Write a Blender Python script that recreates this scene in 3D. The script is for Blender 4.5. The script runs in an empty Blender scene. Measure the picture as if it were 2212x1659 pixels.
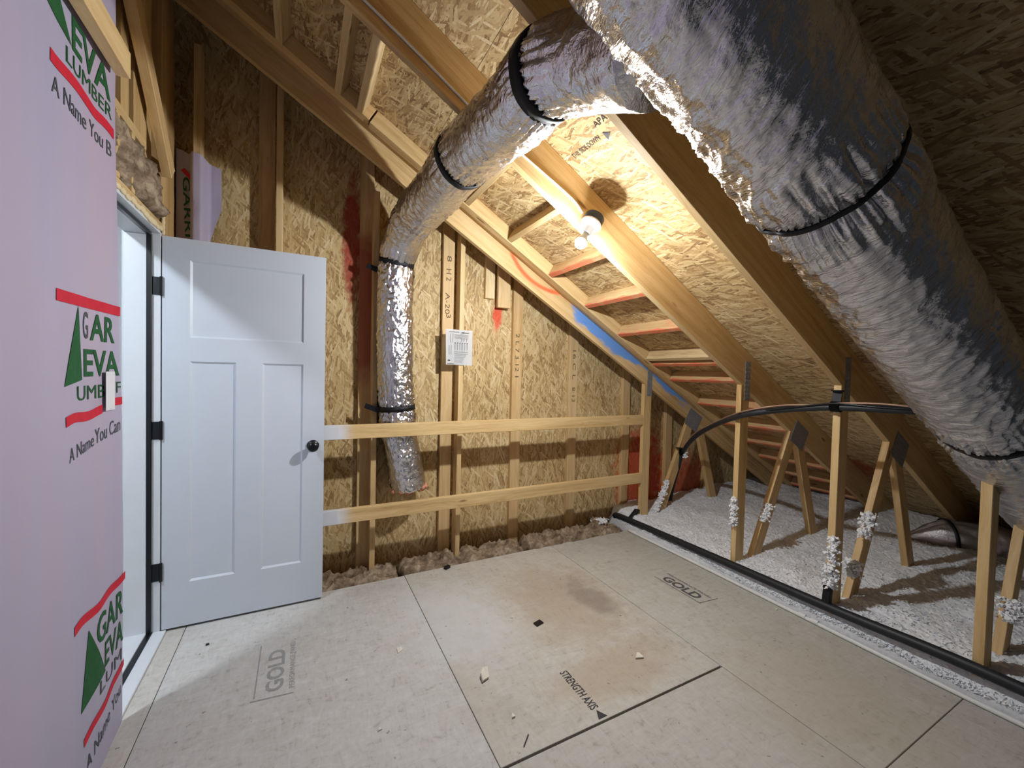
import bpy, bmesh, math, random
from mathutils import Vector, Matrix, noise

# ------------------------------------------------------------------ scene, camera, light, exposure
scene = bpy.context.scene
COL = scene.collection
random.seed(7)
scene.view_settings.view_transform = 'Standard'
scene.view_settings.look = 'None'
scene.view_settings.gamma = 1.0
scene.view_settings.use_curve_mapping = False
scene.view_settings.exposure = 1.08
scene.cycles.use_denoising = True
scene.cycles.sample_clamp_indirect = 6.0
scene.cycles.max_bounces = 5
scene.cycles.caustics_reflective = False
scene.cycles.caustics_refractive = False
scene.cycles.use_adaptive_sampling = True
scene.cycles.adaptive_threshold = 0.05
scene.cycles.diffuse_bounces = 3
scene.cycles.glossy_bounces = 3

CAMZ = 1.385
cam_d = bpy.data.cameras.new('camera')
cam_d.sensor_width = 36.0
cam_d.lens = 36.0 * 883.0 / 2212.0
cam_d.clip_start = 0.02
cam = bpy.data.objects.new('camera', cam_d)
COL.objects.link(cam)
R_ = Vector((0.88855501, -0.45817404, 0.02337837))
U_ = Vector((-0.00962818, 0.03232374, 0.99943108))
F_ = Vector((0.45866905, 0.88827458, -0.02431004))
cam.matrix_world = Matrix(((R_.x, U_.x, -F_.x, 0), (R_.y, U_.y, -F_.y, 0), (R_.z, U_.z, -F_.z, CAMZ), (0, 0, 0, 1)))
scene.camera = cam

world = bpy.data.worlds.new('world')
scene.world = world
world.use_nodes = True
world.node_tree.nodes['Background'].inputs[0].default_value = (0.85, 0.92, 1.0, 1)
world.node_tree.nodes['Background'].inputs[1].default_value = 0.014
BULB_STRENGTH = 1350.0      # glow of the bare bulb on the second truss
HALL_STRENGTH = 230.0       # glow of the ceiling lamp in the room beyond the door

# ------------------------------------------------------------------ helpers
WORLD = {}
I4 = Matrix.Identity(4)
def reg(o, mw, parent=None):
    COL.objects.link(o)
    if parent is not None:
        o.parent = parent
        o.matrix_basis = WORLD[parent.name].inverted() @ mw
    else:
        o.matrix_basis = mw
    WORLD[o.name] = mw.copy()
    return o
def tag(o, label=None, cat=None, group=None, kind=None):
    if label: o['label'] = label
    if cat: o['category'] = cat
    if group: o['group'] = group
    if kind: o['kind'] = kind
    return o
def root(name, loc, label=None, cat=None, group=None, kind=None):
    o = bpy.data.objects.new(name, None)
    o.empty_display_size = 0.05
    reg(o, Matrix.Translation(loc))
    return tag(o, label, cat, group, kind)
def finish(bm, name, mat, smooth=False):
    me = bpy.data.meshes.new(name)
    bmesh.ops.recalc_face_normals(bm, faces=bm.faces)
    bm.to_mesh(me); bm.free()
    if mat is not None: me.materials.append(mat)
    if smooth:
        for p in me.polygons: p.use_smooth = True
    return me
def obj(name, me, parent=None, mw=I4, tint=None):
    o = bpy.data.objects.new(name, me)
    if tint: o.color = (tint[0], tint[1], tint[2], 1)
    return reg(o, mw, parent)
def frame_from(p0, p1, up):
    x = (p1 - p0).normalized()
    z = (up - up.dot(x) * x).normalized()
    y = z.cross(x)
    c = p0
    return Matrix(((x.x, y.x, z.x, c.x), (x.y, y.y, z.y, c.y), (x.z, y.z, z.z, c.z), (0, 0, 0, 1)))
def add_box(bm, x0, x1, y0, y1, z0, z1):
    v = [bm.verts.new(p) for p in ((x0,y0,z0),(x1,y0,z0),(x1,y1,z0),(x0,y1,z0),(x0,y0,z1),(x1,y0,z1),(x1,y1,z1),(x0,y1,z1))]
    for f in ((0,3,2,1),(4,5,6,7),(0,1,5,4),(1,2,6,5),(2,3,7,6),(3,0,4,7)):
        bm.faces.new([v[i] for i in f])
def bevel(bm, w):
    bmesh.ops.bevel(bm, geom=list(bm.edges), offset=w, segments=1, affect='EDGES', clamp_overlap=True)
def lumber(name, p0, p1, w, t, up, mat, parent=None, tint=None, bev=0.002):
    """board from p0 to p1 (centre line); w = size along up, t = size across"""
    p0 = Vector(p0); p1 = Vector(p1); up = Vector(up)
    L = (p1 - p0).length
    bm = bmesh.new()
    add_box(bm, 0, L, -t/2, t/2, -w/2, w/2)
    if bev: bevel(bm, bev)
    return obj(name, finish(bm, name, mat), parent, frame_from(p0, p1, up), tint)
def box(name, x0, x1, y0, y1, z0, z1, mat, parent=None, bev=0.0, tint=None):
    bm = bmesh.new()
    c = Vector(((x0+x1)/2, (y0+y1)/2, (z0+z1)/2))
    add_box(bm, x0-c.x, x1-c.x, y0-c.y, y1-c.y, z0-c.z, z1-c.z)
    if bev: bevel(bm, bev)
    return obj(name, finish(bm, name, mat), parent, Matrix.Translation(c), tint)
def catmull(pts, n):
    P = [Vector(p) for p in pts]
    P = [2*P[0]-P[1]] + P + [2*P[-1]-P[-2]]
    out = []
    for i in range(1, len(P)-2):
        a, b, c, d = P[i-1], P[i], P[i+1], P[i+2]
        for k in range(n):
            t = k / n
            out.append(0.5*((2*b)+(c-a)*t+(2*a-5*b+4*c-d)*t*t+(3*b-a-3*c+d)*t**3))
    out.append(P[-2].copy())
    return out
def resample(pts, step):
    out = [pts[0].copy()]; S = [0.0]; acc = 0.0; s = 0.0
    total = sum((pts[i+1]-pts[i]).length for i in range(len(pts)-1))
    n = max(2, int(total/step)); st = total/n
    target = st
    for i in range(len(pts)-1):
        a, b = pts[i], pts[i+1]; l = (b-a).length
        while l > 0 and s + l >= target - 1e-9 and len(out) <= n:
            out.append(a.lerp(b, (target-s)/l)); target += st
        s += l
    return out, total
def frames(path, ref=Vector((0,0,1))):
    T = []
    for i in range(len(path)):
        a = path[max(i-1,0)]; b = path[min(i+1,len(path)-1)]
        T.append((b-a).normalized())
    n = (ref - ref.dot(T[0])*T[0])
    if n.length < 1e-3: n = Vector((1,0,0)) - Vector((1,0,0)).dot(T[0])*T[0]
    n.normalize()
    out = []
    for t in T:
        n = (n - n.dot(t)*t).normalized()
        out.append((t, n, t.cross(n)))
    return out
def tube_bm(path, rad, nseg, cap=True, bm=None):
    """rad: number or function(i, s, ang) -> radius"""
    if bm is None: bm = bmesh.new()
    fr = frames(path); rings = []; s = 0
    for i, p in enumerate(path):
        if i: s += (path[i]-path[i-1]).length
        t, n, b = fr[i]; ring = []
        for k in range(nseg):
            a = 2*math.pi*k/nseg
            r = rad(i, s, a) if callable(rad) else rad
            ring.append(bm.verts.new(p + n*(math.cos(a)*r) + b*(math.sin(a)*r)))
        rings.append(ring)
    for i in range(len(rings)-1):
        for k in range(nseg):
            bm.faces.new((rings[i][k], rings[i][(k+1)%nseg], rings[i+1][(k+1)%nseg], rings[i+1][k]))
    if cap:
        bm.faces.new(rings[0]); bm.faces.new(rings[-1])
    return bm
def tube(name, pts, r, mat, parent=None, nseg=12, step=0.03, smooth=True, sub=8, o=None):
    path, _ = resample(catmull(pts, sub) if len(pts) > 2 else [Vector(p) for p in pts], step)
    o = o or path[0].copy()
    path = [p - o for p in path]
    return obj(name, finish(tube_bm(path, r, nseg), name, mat, smooth), parent, Matrix.Translation(o))
def lathe_bm(prof, nseg=24, bm=None, M=I4):
    if bm is None: bm = bmesh.new()
    rings = []
    for r, z in prof:
        if r < 1e-6: rings.append([bm.verts.new(M @ Vector((0,0,z)))])
        else: rings.append([bm.verts.new(M @ Vector((r*math.cos(2*math.pi*k/nseg), r*math.sin(2*math.pi*k/nseg), z))) for k in range(nseg)])
    for a, b in zip(rings, rings[1:]):
        for k in range(nseg):
            k2 = (k+1) % nseg
            if len(a) == 1 and len(b) == 1: continue
            if len(a) == 1: bm.faces.new((a[0], b[k2], b[k]))
            elif len(b) == 1: bm.faces.new((a[k], a[k2], b[0]))
            else: bm.faces.new((a[k], a[k2], b[k2], b[k]))
    return bm
def prism(name, poly, M, depth, mat, parent=None, tint=None):
    """poly: 2-D outline in M's xy plane, extruded along M's z by depth"""
    bm = bmesh.new()
    a = [bm.verts.new((x, y, 0)) for x, y in poly]
    b = [bm.verts.new((x, y, depth)) for x, y in poly]
    bm.faces.new(a[::-1]); bm.faces.new(b)
    for i in range(len(a)):
        j = (i+1) % len(a)
        bm.faces.new((a[i], a[j], b[j], b[i]))
    return obj(name, finish(bm, name, mat), parent, M, tint)
def basis(o, x, y):
    x = Vector(x).normalized(); y = Vector(y); y = (y - y.dot(x)*x).normalized(); z = x.cross(y)
    return Matrix(((x.x,y.x,z.x,o[0]),(x.y,y.y,z.y,o[1]),(x.z,y.z,z.z,o[2]),(0,0,0,1)))
def text_obj(name, body, M, height, width, mat, parent, shear=0.0, bold=0.0):
    """flat printed lettering: left-bottom at M's origin, cap height and width in metres"""
    cu = bpy.data.curves.new(name + '_curve', 'FONT')
    cu.body = body; cu.size = 1.0; cu.shear = shear; cu.resolution_u = 3; cu.offset = bold
    t = bpy.data.objects.new(name + '_tmp', cu)
    COL.objects.link(t)
    dg = bpy.context.evaluated_depsgraph_get()
    me = bpy.data.meshes.new_from_object(t.evaluated_get(dg))
    bpy.data.objects.remove(t); bpy.data.curves.remove(cu)
    xs = [v.co.x for v in me.vertices]; ys = [v.co.y for v in me.vertices]
    if not xs: return None
    x0, x1, y0, y1 = min(xs), max(xs), min(ys), max(ys)
    for v in me.vertices:
        v.co.x = (v.co.x-x0)/(x1-x0)*width; v.co.y = (v.co.y-y0)/(y1-y0)*height; v.co.z = 0
    me.materials.clear(); me.materials.append(mat)
    me.name = name
    return obj(name, me, parent, M)
def rect_print(name, M, w, h, mat, parent, wob=0.0, n=1):
    bm = bmesh.new(); A = []; B = []
    for i in range(n+1):
        x = w*i/n; d = wob*math.sin(i*1.9)
        A.append(bm.verts.new((x, d, 0))); B.append(bm.verts.new((x, h+d, 0)))
    for i in range(n): bm.faces.new((A[i], A[i+1], B[i+1], B[i]))
    return obj(name, finish(bm, name, mat), parent, M)

# ------------------------------------------------------------------ materials
def srgb(r, g, b):
    f = lambda c: (c/255/12.92) if c/255 <= 0.04045 else ((c/255+0.055)/1.055)**2.4
    return (f(r), f(g), f(b), 1)
class NT:
    def __init__(s, name):
        s.m = bpy.data.materials.new(name); s.m.use_nodes = True
        s.t = s.m.node_tree; s.p = s.t.nodes['Principled BSDF']
    def n(s, typ, **kw):
        nd = s.t.nodes.new(typ)
        for k, v in kw.items(): setattr(nd, k, v)
        return nd
    def l(s, a, b): s.t.links.new(a, b)
    def val(s, sock, v):
        if hasattr(v, 'is_linked') or hasattr(v, 'links'): s.l(v, sock)
        else: sock.default_value = v
    def math(s, op, a, b=0.0, c=None, clamp=False):
        nd = s.n('ShaderNodeMath', operation=op); nd.use_clamp = clamp
        s.val(nd.inputs[0], a); s.val(nd.inputs[1], b)
        if c is not None: s.val(nd.inputs[2], c)
        return nd.outputs[0]
    def vmath(s, op, a, b=(0,0,0)):
        nd = s.n('ShaderNodeVectorMath', operation=op)
        s.val(nd.inputs[0], a); s.val(nd.inputs[1], b)
        return nd.outputs['Value'] if op in ('LENGTH','DISTANCE','DOT_PRODUCT') else nd.outputs[0]
    def mixf(s, f, a, b):
        nd = s.n('ShaderNodeMix', data_type='FLOAT')
        s.val(nd.inputs[0], f); s.val(nd.inputs[2], a); s.val(nd.inputs[3], b)
        return nd.outputs[0]
    def mixc(s, f, a, b, mode='MIX'):
        nd = s.n('ShaderNodeMix', data_type='RGBA', blend_type=mode)
        s.val(nd.inputs[0], f); s.val(nd.inputs[6], a); s.val(nd.inputs[7], b)
        return nd.outputs[2]
    def ramp(s, f, stops):
        nd = s.n('ShaderNodeValToRGB'); e = nd.color_ramp.elements
        while len(e) < len(stops): e.new(0.5)
        for el, (p, c) in zip(e, stops): el.position = p; el.color = c
        s.l(f, nd.inputs[0]); return nd.outputs[0]
    def noise(s, v, scale, detail=4, rough=0.55, dist=0.0, dim='3D'):
        nd = s.n('ShaderNodeTexNoise', noise_dimensions=dim)
        s.l(v, nd.inputs['Vector']); nd.inputs['Scale'].default_value = scale
        nd.inputs['Detail'].default_value = detail; nd.inputs['Roughness'].default_value = rough
        nd.inputs['Distortion'].default_value = dist
        return nd.outputs[0]
    def mapping(s, v, scale=(1,1,1), rot=(0,0,0), loc=(0,0,0)):
        nd = s.n('ShaderNodeMapping'); s.l(v, nd.inputs[0])
        nd.inputs['Scale'].default_value = scale; nd.inputs['Rotation'].default_value = rot; nd.inputs['Location'].default_value = loc
        return nd.outputs[0]
    def obj_co(s): return s.n('ShaderNodeTexCoord').outputs['Object']
    def world_co(s): return s.n('ShaderNodeNewGeometry').outputs['Position']
    def smooth(s, x, a, b):
        nd = s.n('ShaderNodeMapRange', interpolation_type='SMOOTHSTEP')
        s.val(nd.inputs[0], x); nd.inputs[1].default_value = a; nd.inputs[2].default_value = b
        nd.inputs[3].default_value = 0; nd.inputs[4].default_value = 1
        return nd.outputs[0]
    def bump(s, h, strength=0.3, dist=0.01):
        nd = s.n('ShaderNodeBump'); s.l(h, nd.inputs['Height'])
        nd.inputs['Strength'].default_value = strength; nd.inputs['Distance'].default_value = dist
        s.l(nd.outputs[0], s.p.inputs['Normal'])
    def out(s, col=None, rough=None, metal=None, spec=None):
        if col is not None: s.val(s.p.inputs['Base Color'], col)
        if rough is not None: s.val(s.p.inputs['Roughness'], rough)
        if metal is not None: s.p.inputs['Metallic'].default_value = metal
        if spec is not None: s.p.inputs['Specular IOR Level'].default_value = spec
        return s.m
def plain(name, rgb, rough=0.6, metal=0.0, spec=0.4, var=0.08, scale=30):
    t = NT(name); v = t.obj_co(); nz = t.noise(v, scale, 3)
    c = srgb(*rgb); lo = tuple(x*(1-var) for x in c[:3])+(1,); hi = tuple(min(1, x*(1+var)) for x in c[:3])+(1,)
    t.out(t.ramp(nz, [(0.3, lo), (0.7, hi)]), rough, metal, spec)
    return t.m

def osb_material(name, axes='xy', main=0.0, spread=0.6, ramp=None, blobs=(), len_=0.135, wid=0.017, grain=True, bumpy=0.5):
    t = NT(name)
    co = t.obj_co(); sep = t.n('ShaderNodeSeparateXYZ'); t.l(co, sep.inputs[0])
    cmb = t.n('ShaderNodeCombineXYZ')
    ix = 'XYZ'.index(axes[0].upper()); iy = 'XYZ'.index(axes[1].upper())
    t.l(sep.outputs[ix], cmb.inputs[0]); t.l(sep.outputs[iy], cmb.inputs[1])
    v0 = cmb.outputs[0]
    wn = t.n('ShaderNodeTexNoise', noise_dimensions='2D'); t.l(v0, wn.inputs['Vector'])
    wn.inputs['Scale'].default_value = 9; wn.inputs['Detail'].default_value = 2
    wob = t.vmath('MULTIPLY', t.vmath('SUBTRACT', wn.outputs['Color'], (0.5,0.5,0.5)), (0.007,0.007,0))
    v = t.vmath('ADD', v0, wob)
    bp = None; bt = None
    angs = [main, main+spread, main-spread*0.8, main+spread*0.35, main-spread*1.7]
    for i, a in enumerate(angs):
        k = 1.0 + 0.25*((i*7) % 3 - 1)
        m = t.mapping(v, (1/(len_*k), 1/(wid*k), 1), (0,0,0), (i*3.7, i*5.3, 0))
        # rotate first, then scale
        mr = t.n('ShaderNodeMapping'); mr.inputs['Rotation'].default_value = (0,0,a); t.l(v, mr.inputs[0])
        t.l(mr.outputs[0], m.node.inputs[0])
        vo = t.n('ShaderNodeTexVoronoi', voronoi_dimensions='2D'); t.l(m, vo.inputs['Vector'])
        vo.inputs['Scale'].default_value = 1.0
        sc = t.n('ShaderNodeSeparateColor'); t.l(vo.outputs['Color'], sc.inputs[0])
        p = t.math('MULTIPLY', sc.outputs[0], 1.0)
        p = t.math('SUBTRACT', p, t.math('MULTIPLY', t.math('GREATER_THAN', vo.outputs['Distance'], 0.46), 0.55))
        tone = t.math('ADD', t.math('MULTIPLY', sc.outputs[1], 0.85), t.math('MULTIPLY', p, 0.22))
        if bp is None: bp, bt, b0 = p, tone, p
        else:
            g = t.math('GREATER_THAN', p, bp)
            bt = t.mixf(g, bt, tone); bp = t.math('MAXIMUM', bp, p)
    fine = t.noise(t.mapping(v, (160, 60, 1), (0,0,-main)), 1.0, 3, dim='2D')
    big = t.noise(v0, 1.7, 3, dim='2D')
    f = t.math('ADD', t.math('MULTIPLY', bt, 0.8), t.math('MULTIPLY', t.math('SUBTRACT', fine, 0.5), 0.35))
    f = t.math('ADD', f, t.math('MULTIPLY', t.math('SUBTRACT', big, 0.5), 0.35), clamp=True)
    col = t.ramp(f, ramp)
    for (bx, by, rx, ry, rgb, strength) in blobs:
        d = t.vmath('SUBTRACT', v0, (bx, by, 0))
        d = t.vmath('MULTIPLY', d, (1/rx, 1/ry, 0))
        r = t.vmath('LENGTH', d)
        nz = t.noise(v0, 14, 4, dim='2D')
        r = t.math('ADD', r, t.math('MULTIPLY', t.math('SUBTRACT', nz, 0.5), 0.9))
        mk = t.math('MULTIPLY', t.math('SUBTRACT', 1.0, t.smooth(r, 0.45, 1.05)), strength)
        col = t.mixc(mk, col, srgb(*rgb))
    t.out(col, 0.62, 0, 0.35)
    t.bump(b0, bumpy, 0.004)
    return t.m

OSB_RAMP = [(0.0, srgb(132,103,66)), (0.22, srgb(174,143,95)), (0.45, srgb(200,171,120)), (0.7, srgb(212,187,141)), (1.0, srgb(236,218,178))]
OSB_DECK = [(0.0, srgb(112,84,54)), (0.2, srgb(160,128,86)), (0.42, srgb(192,162,114)), (0.7, srgb(212,186,138)), (1.0, srgb(240,224,184))]

def wood_material(name, paint=None):
    """pine lumber, grain along the board's own x; tinted by the object colour"""
    t = NT(name)
    co = t.obj_co(); oi = t.n('ShaderNodeObjectInfo')
    off = t.n('ShaderNodeCombineXYZ')
    for k, m in enumerate((37.0, 11.0, 5.0)): t.l(t.math('MULTIPLY', oi.outputs['Random'], m), off.inputs[k])
    v = t.vmath('ADD', co, off.outputs[0])
    warp = t.noise(t.mapping(v, (1.6, 5, 5)), 1.0, 2)
    w = t.n('ShaderNodeCombineXYZ'); t.l(t.math('MULTIPLY', warp, 0.10), w.inputs[1]); t.l(t.math('MULTIPLY', warp, 0.10), w.inputs[2])
    v2 = t.vmath('ADD', v, w.outputs[0])
    g1 = t.noise(t.mapping(v2, (1.1, 38, 38)), 1.0, 5, 0.6)
    g2 = t.noise(t.mapping(v2, (6, 210, 210)), 1.0, 2)
    g3 = t.noise(t.mapping(v, (0.9, 3, 3)), 1.0, 2)
    f = t.math('ADD', t.math('MULTIPLY', g1, 0.75), t.math('MULTIPLY', g2, 0.25))
    f = t.math('ADD', f, t.math('MULTIPLY', t.math('SUBTRACT', g3, 0.5), 0.5))
    col = t.ramp(f, [(0.28, srgb(182,148,102)), (0.45, srgb(208,178,130)), (0.6, srgb(220,193,148)), (0.8, srgb(232,210,168))])
    vo = t.n('ShaderNodeTexVoronoi', voronoi_dimensions='3D'); t.l(t.mapping(v, (1.7, 6, 6)), vo.inputs['Vector']); vo.inputs['Scale'].default_value = 1.0
    kn = t.math('SUBTRACT', 1.0, t.smooth(vo.outputs['Distance'], 0.035, 0.085))
    col = t.mixc(t.math('MULTIPLY', kn, 0.8), col, srgb(120,82,48))
    col = t.mixc(1.0, col, oi.outputs['Color'], 'MULTIPLY')
    sep = t.n('ShaderNodeSeparateXYZ'); t.l(co, sep.inputs[0])
    if paint == 'blue':      # overspray on the first truss chord: orange sweep, then a blue smear
        nz = t.noise(t.mapping(co, (3, 14, 14)), 1.0, 4)
        x = sep.outputs[0]; z = sep.outputs[2]
        e = t.math('ADD', t.math('MULTIPLY', t.math('SUBTRACT', nz, 0.5), 0.20), z)
        m1 = t.math('MULTIPLY', t.smooth(x, 3.55, 3.80), t.math('SUBTRACT', 1.0, t.smooth(x, 5.15, 5.40)))
        lim = t.math('ADD', -0.055, t.math('MULTIPLY', t.smooth(x, 4.15, 4.55), 0.062))
        lim = t.math('ADD', lim, t.math('MULTIPLY', t.math('SUBTRACT', 1.0, t.smooth(x, 3.55, 3.95)), 0.11))
        m1 = t.math('MULTIPLY', m1, t.smooth(t.math('SUBTRACT', e, lim), 0.0, 0.035))
        col = t.mixc(t.math('MULTIPLY', m1, 0.9), col, srgb(92,156,236))
        ctr = t.math('ADD', -0.006, t.math('MULTIPLY', t.math('POWER', t.math('ABSOLUTE', t.math('SUBTRACT', x, 3.28)), 2.0), 1.1))
        ctr = t.math('MINIMUM', ctr, 0.075)
        d = t.math('ABSOLUTE', t.math('SUBTRACT', z, ctr))
        m2 = t.math('MULTIPLY', t.math('SUBTRACT', 1.0, t.smooth(t.math('ADD', d, t.math('MULTIPLY', nz, 0.012)), 0.010, 0.034)),
                    t.math('MULTIPLY', t.smooth(x, 2.98, 3.06), t.math('SUBTRACT', 1.0, t.smooth(x, 3.45, 3.75))))
        col = t.mixc(t.math('MULTIPLY', m2, 0.85), col, srgb(240,96,52))
    if paint == 'white':     # white overspray on the near end of the rails
        nz = t.noise(co, 9, 3)
        x = t.math('ADD', sep.outputs[0], t.math('MULTIPLY', t.math('SUBTRACT', nz, 0.5), 0.10))
        col = t.mixc(t.math('SUBTRACT', 1.0, t.smooth(x, 0.20, 0.36)), col, srgb(222,226,234))
    if paint == 'orange':    # orange spray on the edges of the blocking
        nz = t.noise(co, 6, 3)
        z = t.math('ADD', sep.outputs[2], t.math('MULTIPLY', t.math('SUBTRACT', nz, 0.5), 0.08))
        m = t.math('SUBTRACT', 1.0, t.smooth(z, -0.047, -0.028))
        haze = t.math('MULTIPLY', t.smooth(nz, 0.42, 0.65), 0.28)
        col = t.mixc(t.math('MAXIMUM', t.math('MULTIPLY', m, 0.75), haze), col, srgb(232,104,72))
    if paint == 'red':
        nz = t.noise(co, 5, 3)
        x = t.math('ADD', sep.outputs[0], t.math('MULTIPLY', t.math('SUBTRACT', nz, 0.5), 0.4))
        m = t.math('MULTIPLY', t.smooth(x, 1.35, 1.6), t.math('SUBTRACT', 1.0, t.smooth(x, 2.35, 2.6)))
        col = t.mixc(t.math('MULTIPLY', m, 0.75), col, srgb(150,36,24))
    t.out(col, 0.55, 0, 0.35)
    t.bump(t.noise(t.mapping(co, (3, 90, 90)), 1.0, 2), 0.12, 0.002)
    return t.m

def foil_material(name, rough=0.24, stretch=(14, 14, 14), bs=0.5, tone=(0.78, 0.78, 0.81), rot=(0,0,0)):
    t = NT(name); co = t.obj_co()
    if any(rot): co = t.mapping(co, (1,1,1), rot)
    n1 = t.noise(t.mapping(co, stretch), 1.0, 5, 0.6, 0.6)
    n2 = t.noise(t.mapping(co, tuple(s*5 for s in stretch)), 1.0, 3, 0.6)
    t.out(tone + (1,), t.mixf(n1, rough*0.75, rough*1.25), 1.0)
    h = t.math('ADD', n1, t.math('MULTIPLY', n2, 0.22))
    t.bump(h, bs, 0.02)
    return t.m

M_OSB_WALL = osb_material('gable_sheathing', 'xz', math.pi/2, 0.5, OSB_RAMP, blobs=[
    (0.305, 2.28, 0.075, 0.55, (150,22,18), 0.85), (1.42, 1.86, 0.05, 0.16, (226,60,36), 0.8), (3.05, 0.40, 0.40, 0.62, (196,66,34), 0.85),
    (3.65, 0.25, 0.55, 0.40, (196,60,30), 0.7)])
M_OSB_DECK = osb_material('roof_sheathing', 'xy', 1.35, 0.55, OSB_DECK, blobs=[], bumpy=0.6)
M_OSB_DECK_RED = osb_material('roof_sheathing_sprayed', 'xy', 1.35, 0.55, OSB_DECK, blobs=[(0.62, 1.22, 0.30, 0.35, (150,40,22), 0.75), (-0.2, 1.75, 0.5, 0.2, (170,50,30), 0.5)], bumpy=0.6)
M_WOOD = wood_material('pine_lumber')
M_WOOD_BLUE = wood_material('pine_lumber_sprayed', 'blue')
M_WOOD_WHITE = wood_material('pine_rail_oversprayed', 'white')
M_WOOD_ORANGE = wood_material('pine_blocking_sprayed', 'orange')
M_WOOD_RED = wood_material('pine_stud_red_sprayed', 'red')
M_FOIL = foil_material('foil_jacket', 0.22, (18,18,18), 0.55)
M_FOIL_TRUNK = foil_material('foil_jacket_large', 0.19, (28, 7, 7), 0.7, (0.72,0.72,0.76), (0, -0.49, 0.25))
M_BLACK = plain('black_plastic', (20,21,26), 0.28)
M_STRAP = plain('black_strap', (16,17,20), 0.6)
M_DOOR = plain('door_paint', (206,212,222), 0.38, 0, 0.4, 0.015, 6)
M_TRIMW = plain('white_trim_paint', (220,224,230), 0.42, 0, 0.4, 0.02, 8)
M_WALLW = plain('white_wall_paint', (226,228,230), 0.75, 0, 0.2, 0.02, 4)
M_STEEL = plain('galvanised_plate', (150,152,157), 0.42, 0.35, 0.5, 0.2, 60)
M_CARPET = plain('room_floor_finish', (170,160,148), 0.9, 0, 0.1, 0.1, 40)
M_WHITE_PIPE = plain('white_plastic_pipe', (232,232,230), 0.4, 0, 0.4, 0.03, 30)
M_FOAM = plain('black_foam_pipe_cover', (34,36,40), 0.5, 0, 0.4, 0.15, 40)
M_COPPER = plain('copper_wire', (168,134,112), 0.45, 0.4)
M_INK = plain('grey_ink', (98,96,97), 0.8, 0, 0.1, 0.2, 60)
M_INKD = plain('dark_ink', (74,70,72), 0.8, 0, 0.1, 0.25, 80)
M_GREEN = plain('green_print', (38,92,52), 0.7, 0, 0.2, 0.12, 30)
M_RED = plain('red_print', (206,44,62), 0.7, 0, 0.2, 0.08, 30)
M_GREYP = plain('dark_grey_print', (84,88,92), 0.7, 0, 0.2, 0.2, 40)
M_PENCIL = plain('pencil_mark', (112,92,66), 0.8, 0, 0.1, 0.2, 80)
M_LABEL = plain('white_sticker', (232,230,236), 0.5, 0, 0.3, 0.02, 10)
M_PAPER = plain('sheet_paper', (246,249,255), 0.75, 0, 0.2, 0.02, 10)
M_GYPSUM = plain('gypsum_chip', (226,218,206), 0.85, 0, 0.2, 0.08, 60)
M_CERAMIC = plain('white_porcelain', (238,238,240), 0.25, 0, 0.5, 0.01, 10)
M_BOX = plain('dark_blue_plastic', (38,46,64), 0.45)
M_BACKING = plain('black_backing', (14,13,13), 0.95)
M_FOAMSEAL = plain('expanding_foam', (232,212,170), 0.8, 0, 0.2, 0.1, 40)
M_PINKBATT = plain('pink_fibre', (214,150,124), 0.95, 0, 0.1, 0.2, 60)

def subfloor_material():
    t = NT('subfloor_panel'); oi = t.n('ShaderNodeObjectInfo'); v = t.world_co()
    st = t.noise(t.mapping(v, (11, 30, 1), (0,0,0.5)), 1.0, 5, 0.65, 1.2)
    st2 = t.noise(t.mapping(v, (38, 13, 1), (0,0,-0.7)), 1.0, 5, 0.65, 1.2)
    big = t.noise(v, 2.1, 4, 0.6)
    f = t.math('ADD', t.math('MULTIPLY', st, 0.5), t.math('MULTIPLY', st2, 0.5))
    col = t.ramp(f, [(0.30, (0.60,0.56,0.51,1)), (0.44, (0.92,0.90,0.88,1)), (0.56, (1.0,0.99,0.98,1)), (0.72, (1.12,1.12,1.11,1))])
    col = t.mixc(1.0, col, oi.outputs['Color'], 'MULTIPLY')
    # old water stains and a dusty white patch
    def blob(x, y, rx, ry, rgb, k, col):
        d = t.vmath('MULTIPLY', t.vmath('SUBTRACT', v, (x, y, 0)), (1/rx, 1/ry, 0))
        r = t.math('ADD', t.vmath('LENGTH', d), t.math('MULTIPLY', t.math('SUBTRACT', t.noise(v, 6, 5, 0.65), 0.5), 1.5))
        m = t.math('MULTIPLY', t.math('SUBTRACT', 1.0, t.smooth(r, 0.35, 1.1)), k)
        return t.mixc(m, col, srgb(*rgb))
    col = blob(1.45, 2.05, 0.42, 0.55, (172,152,126), 0.55, col)
    col = blob(1.62, 2.0, 0.12, 0.28, (124,114,110), 0.5, col)
    col = blob(1.35, 1.45, 0.45, 0.20, (176,154,126), 0.5, col)
    col = blob(0.80, 2.15, 0.35, 0.55, (206,208,210), 0.7, col)
    col = blob(2.05, 0.9, 0.5, 0.5, (178,162,142), 0.4, col)
    sp = t.noise(v, 34, 3, 0.5)
    col = t.mixc(t.math('MULTIPLY', t.smooth(sp, 0.69, 0.74), 0.6), col, srgb(104,88,72))
    col = t.mixc(t.math('MULTIPLY', t.smooth(big, 0.5, 0.7), 0.18), col, srgb(150,134,116))
    t.out(col, 0.75, 0, 0.25); t.bump(st, 0.12, 0.003)
    return t.m
M_SUBFLOOR = subfloor_material()

def wrap_material():
    t = NT('house_wrap_film'); v = t.world_co()
    n1 = t.noise(t.mapping(v, (3, 3, 0.5)), 1.0, 3)
    col = t.ramp(n1, [(0.3, srgb(172,170,196)), (0.5, srgb(180,173,197)), (0.7, srgb(188,172,192))])
    n2 = t.noise(v, 700, 2)
    t.out(col, 0.5, 0, 0.35)
    t.bump(n2, 0.12, 0.002)
    return t.m
M_WRAP = wrap_material()

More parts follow.
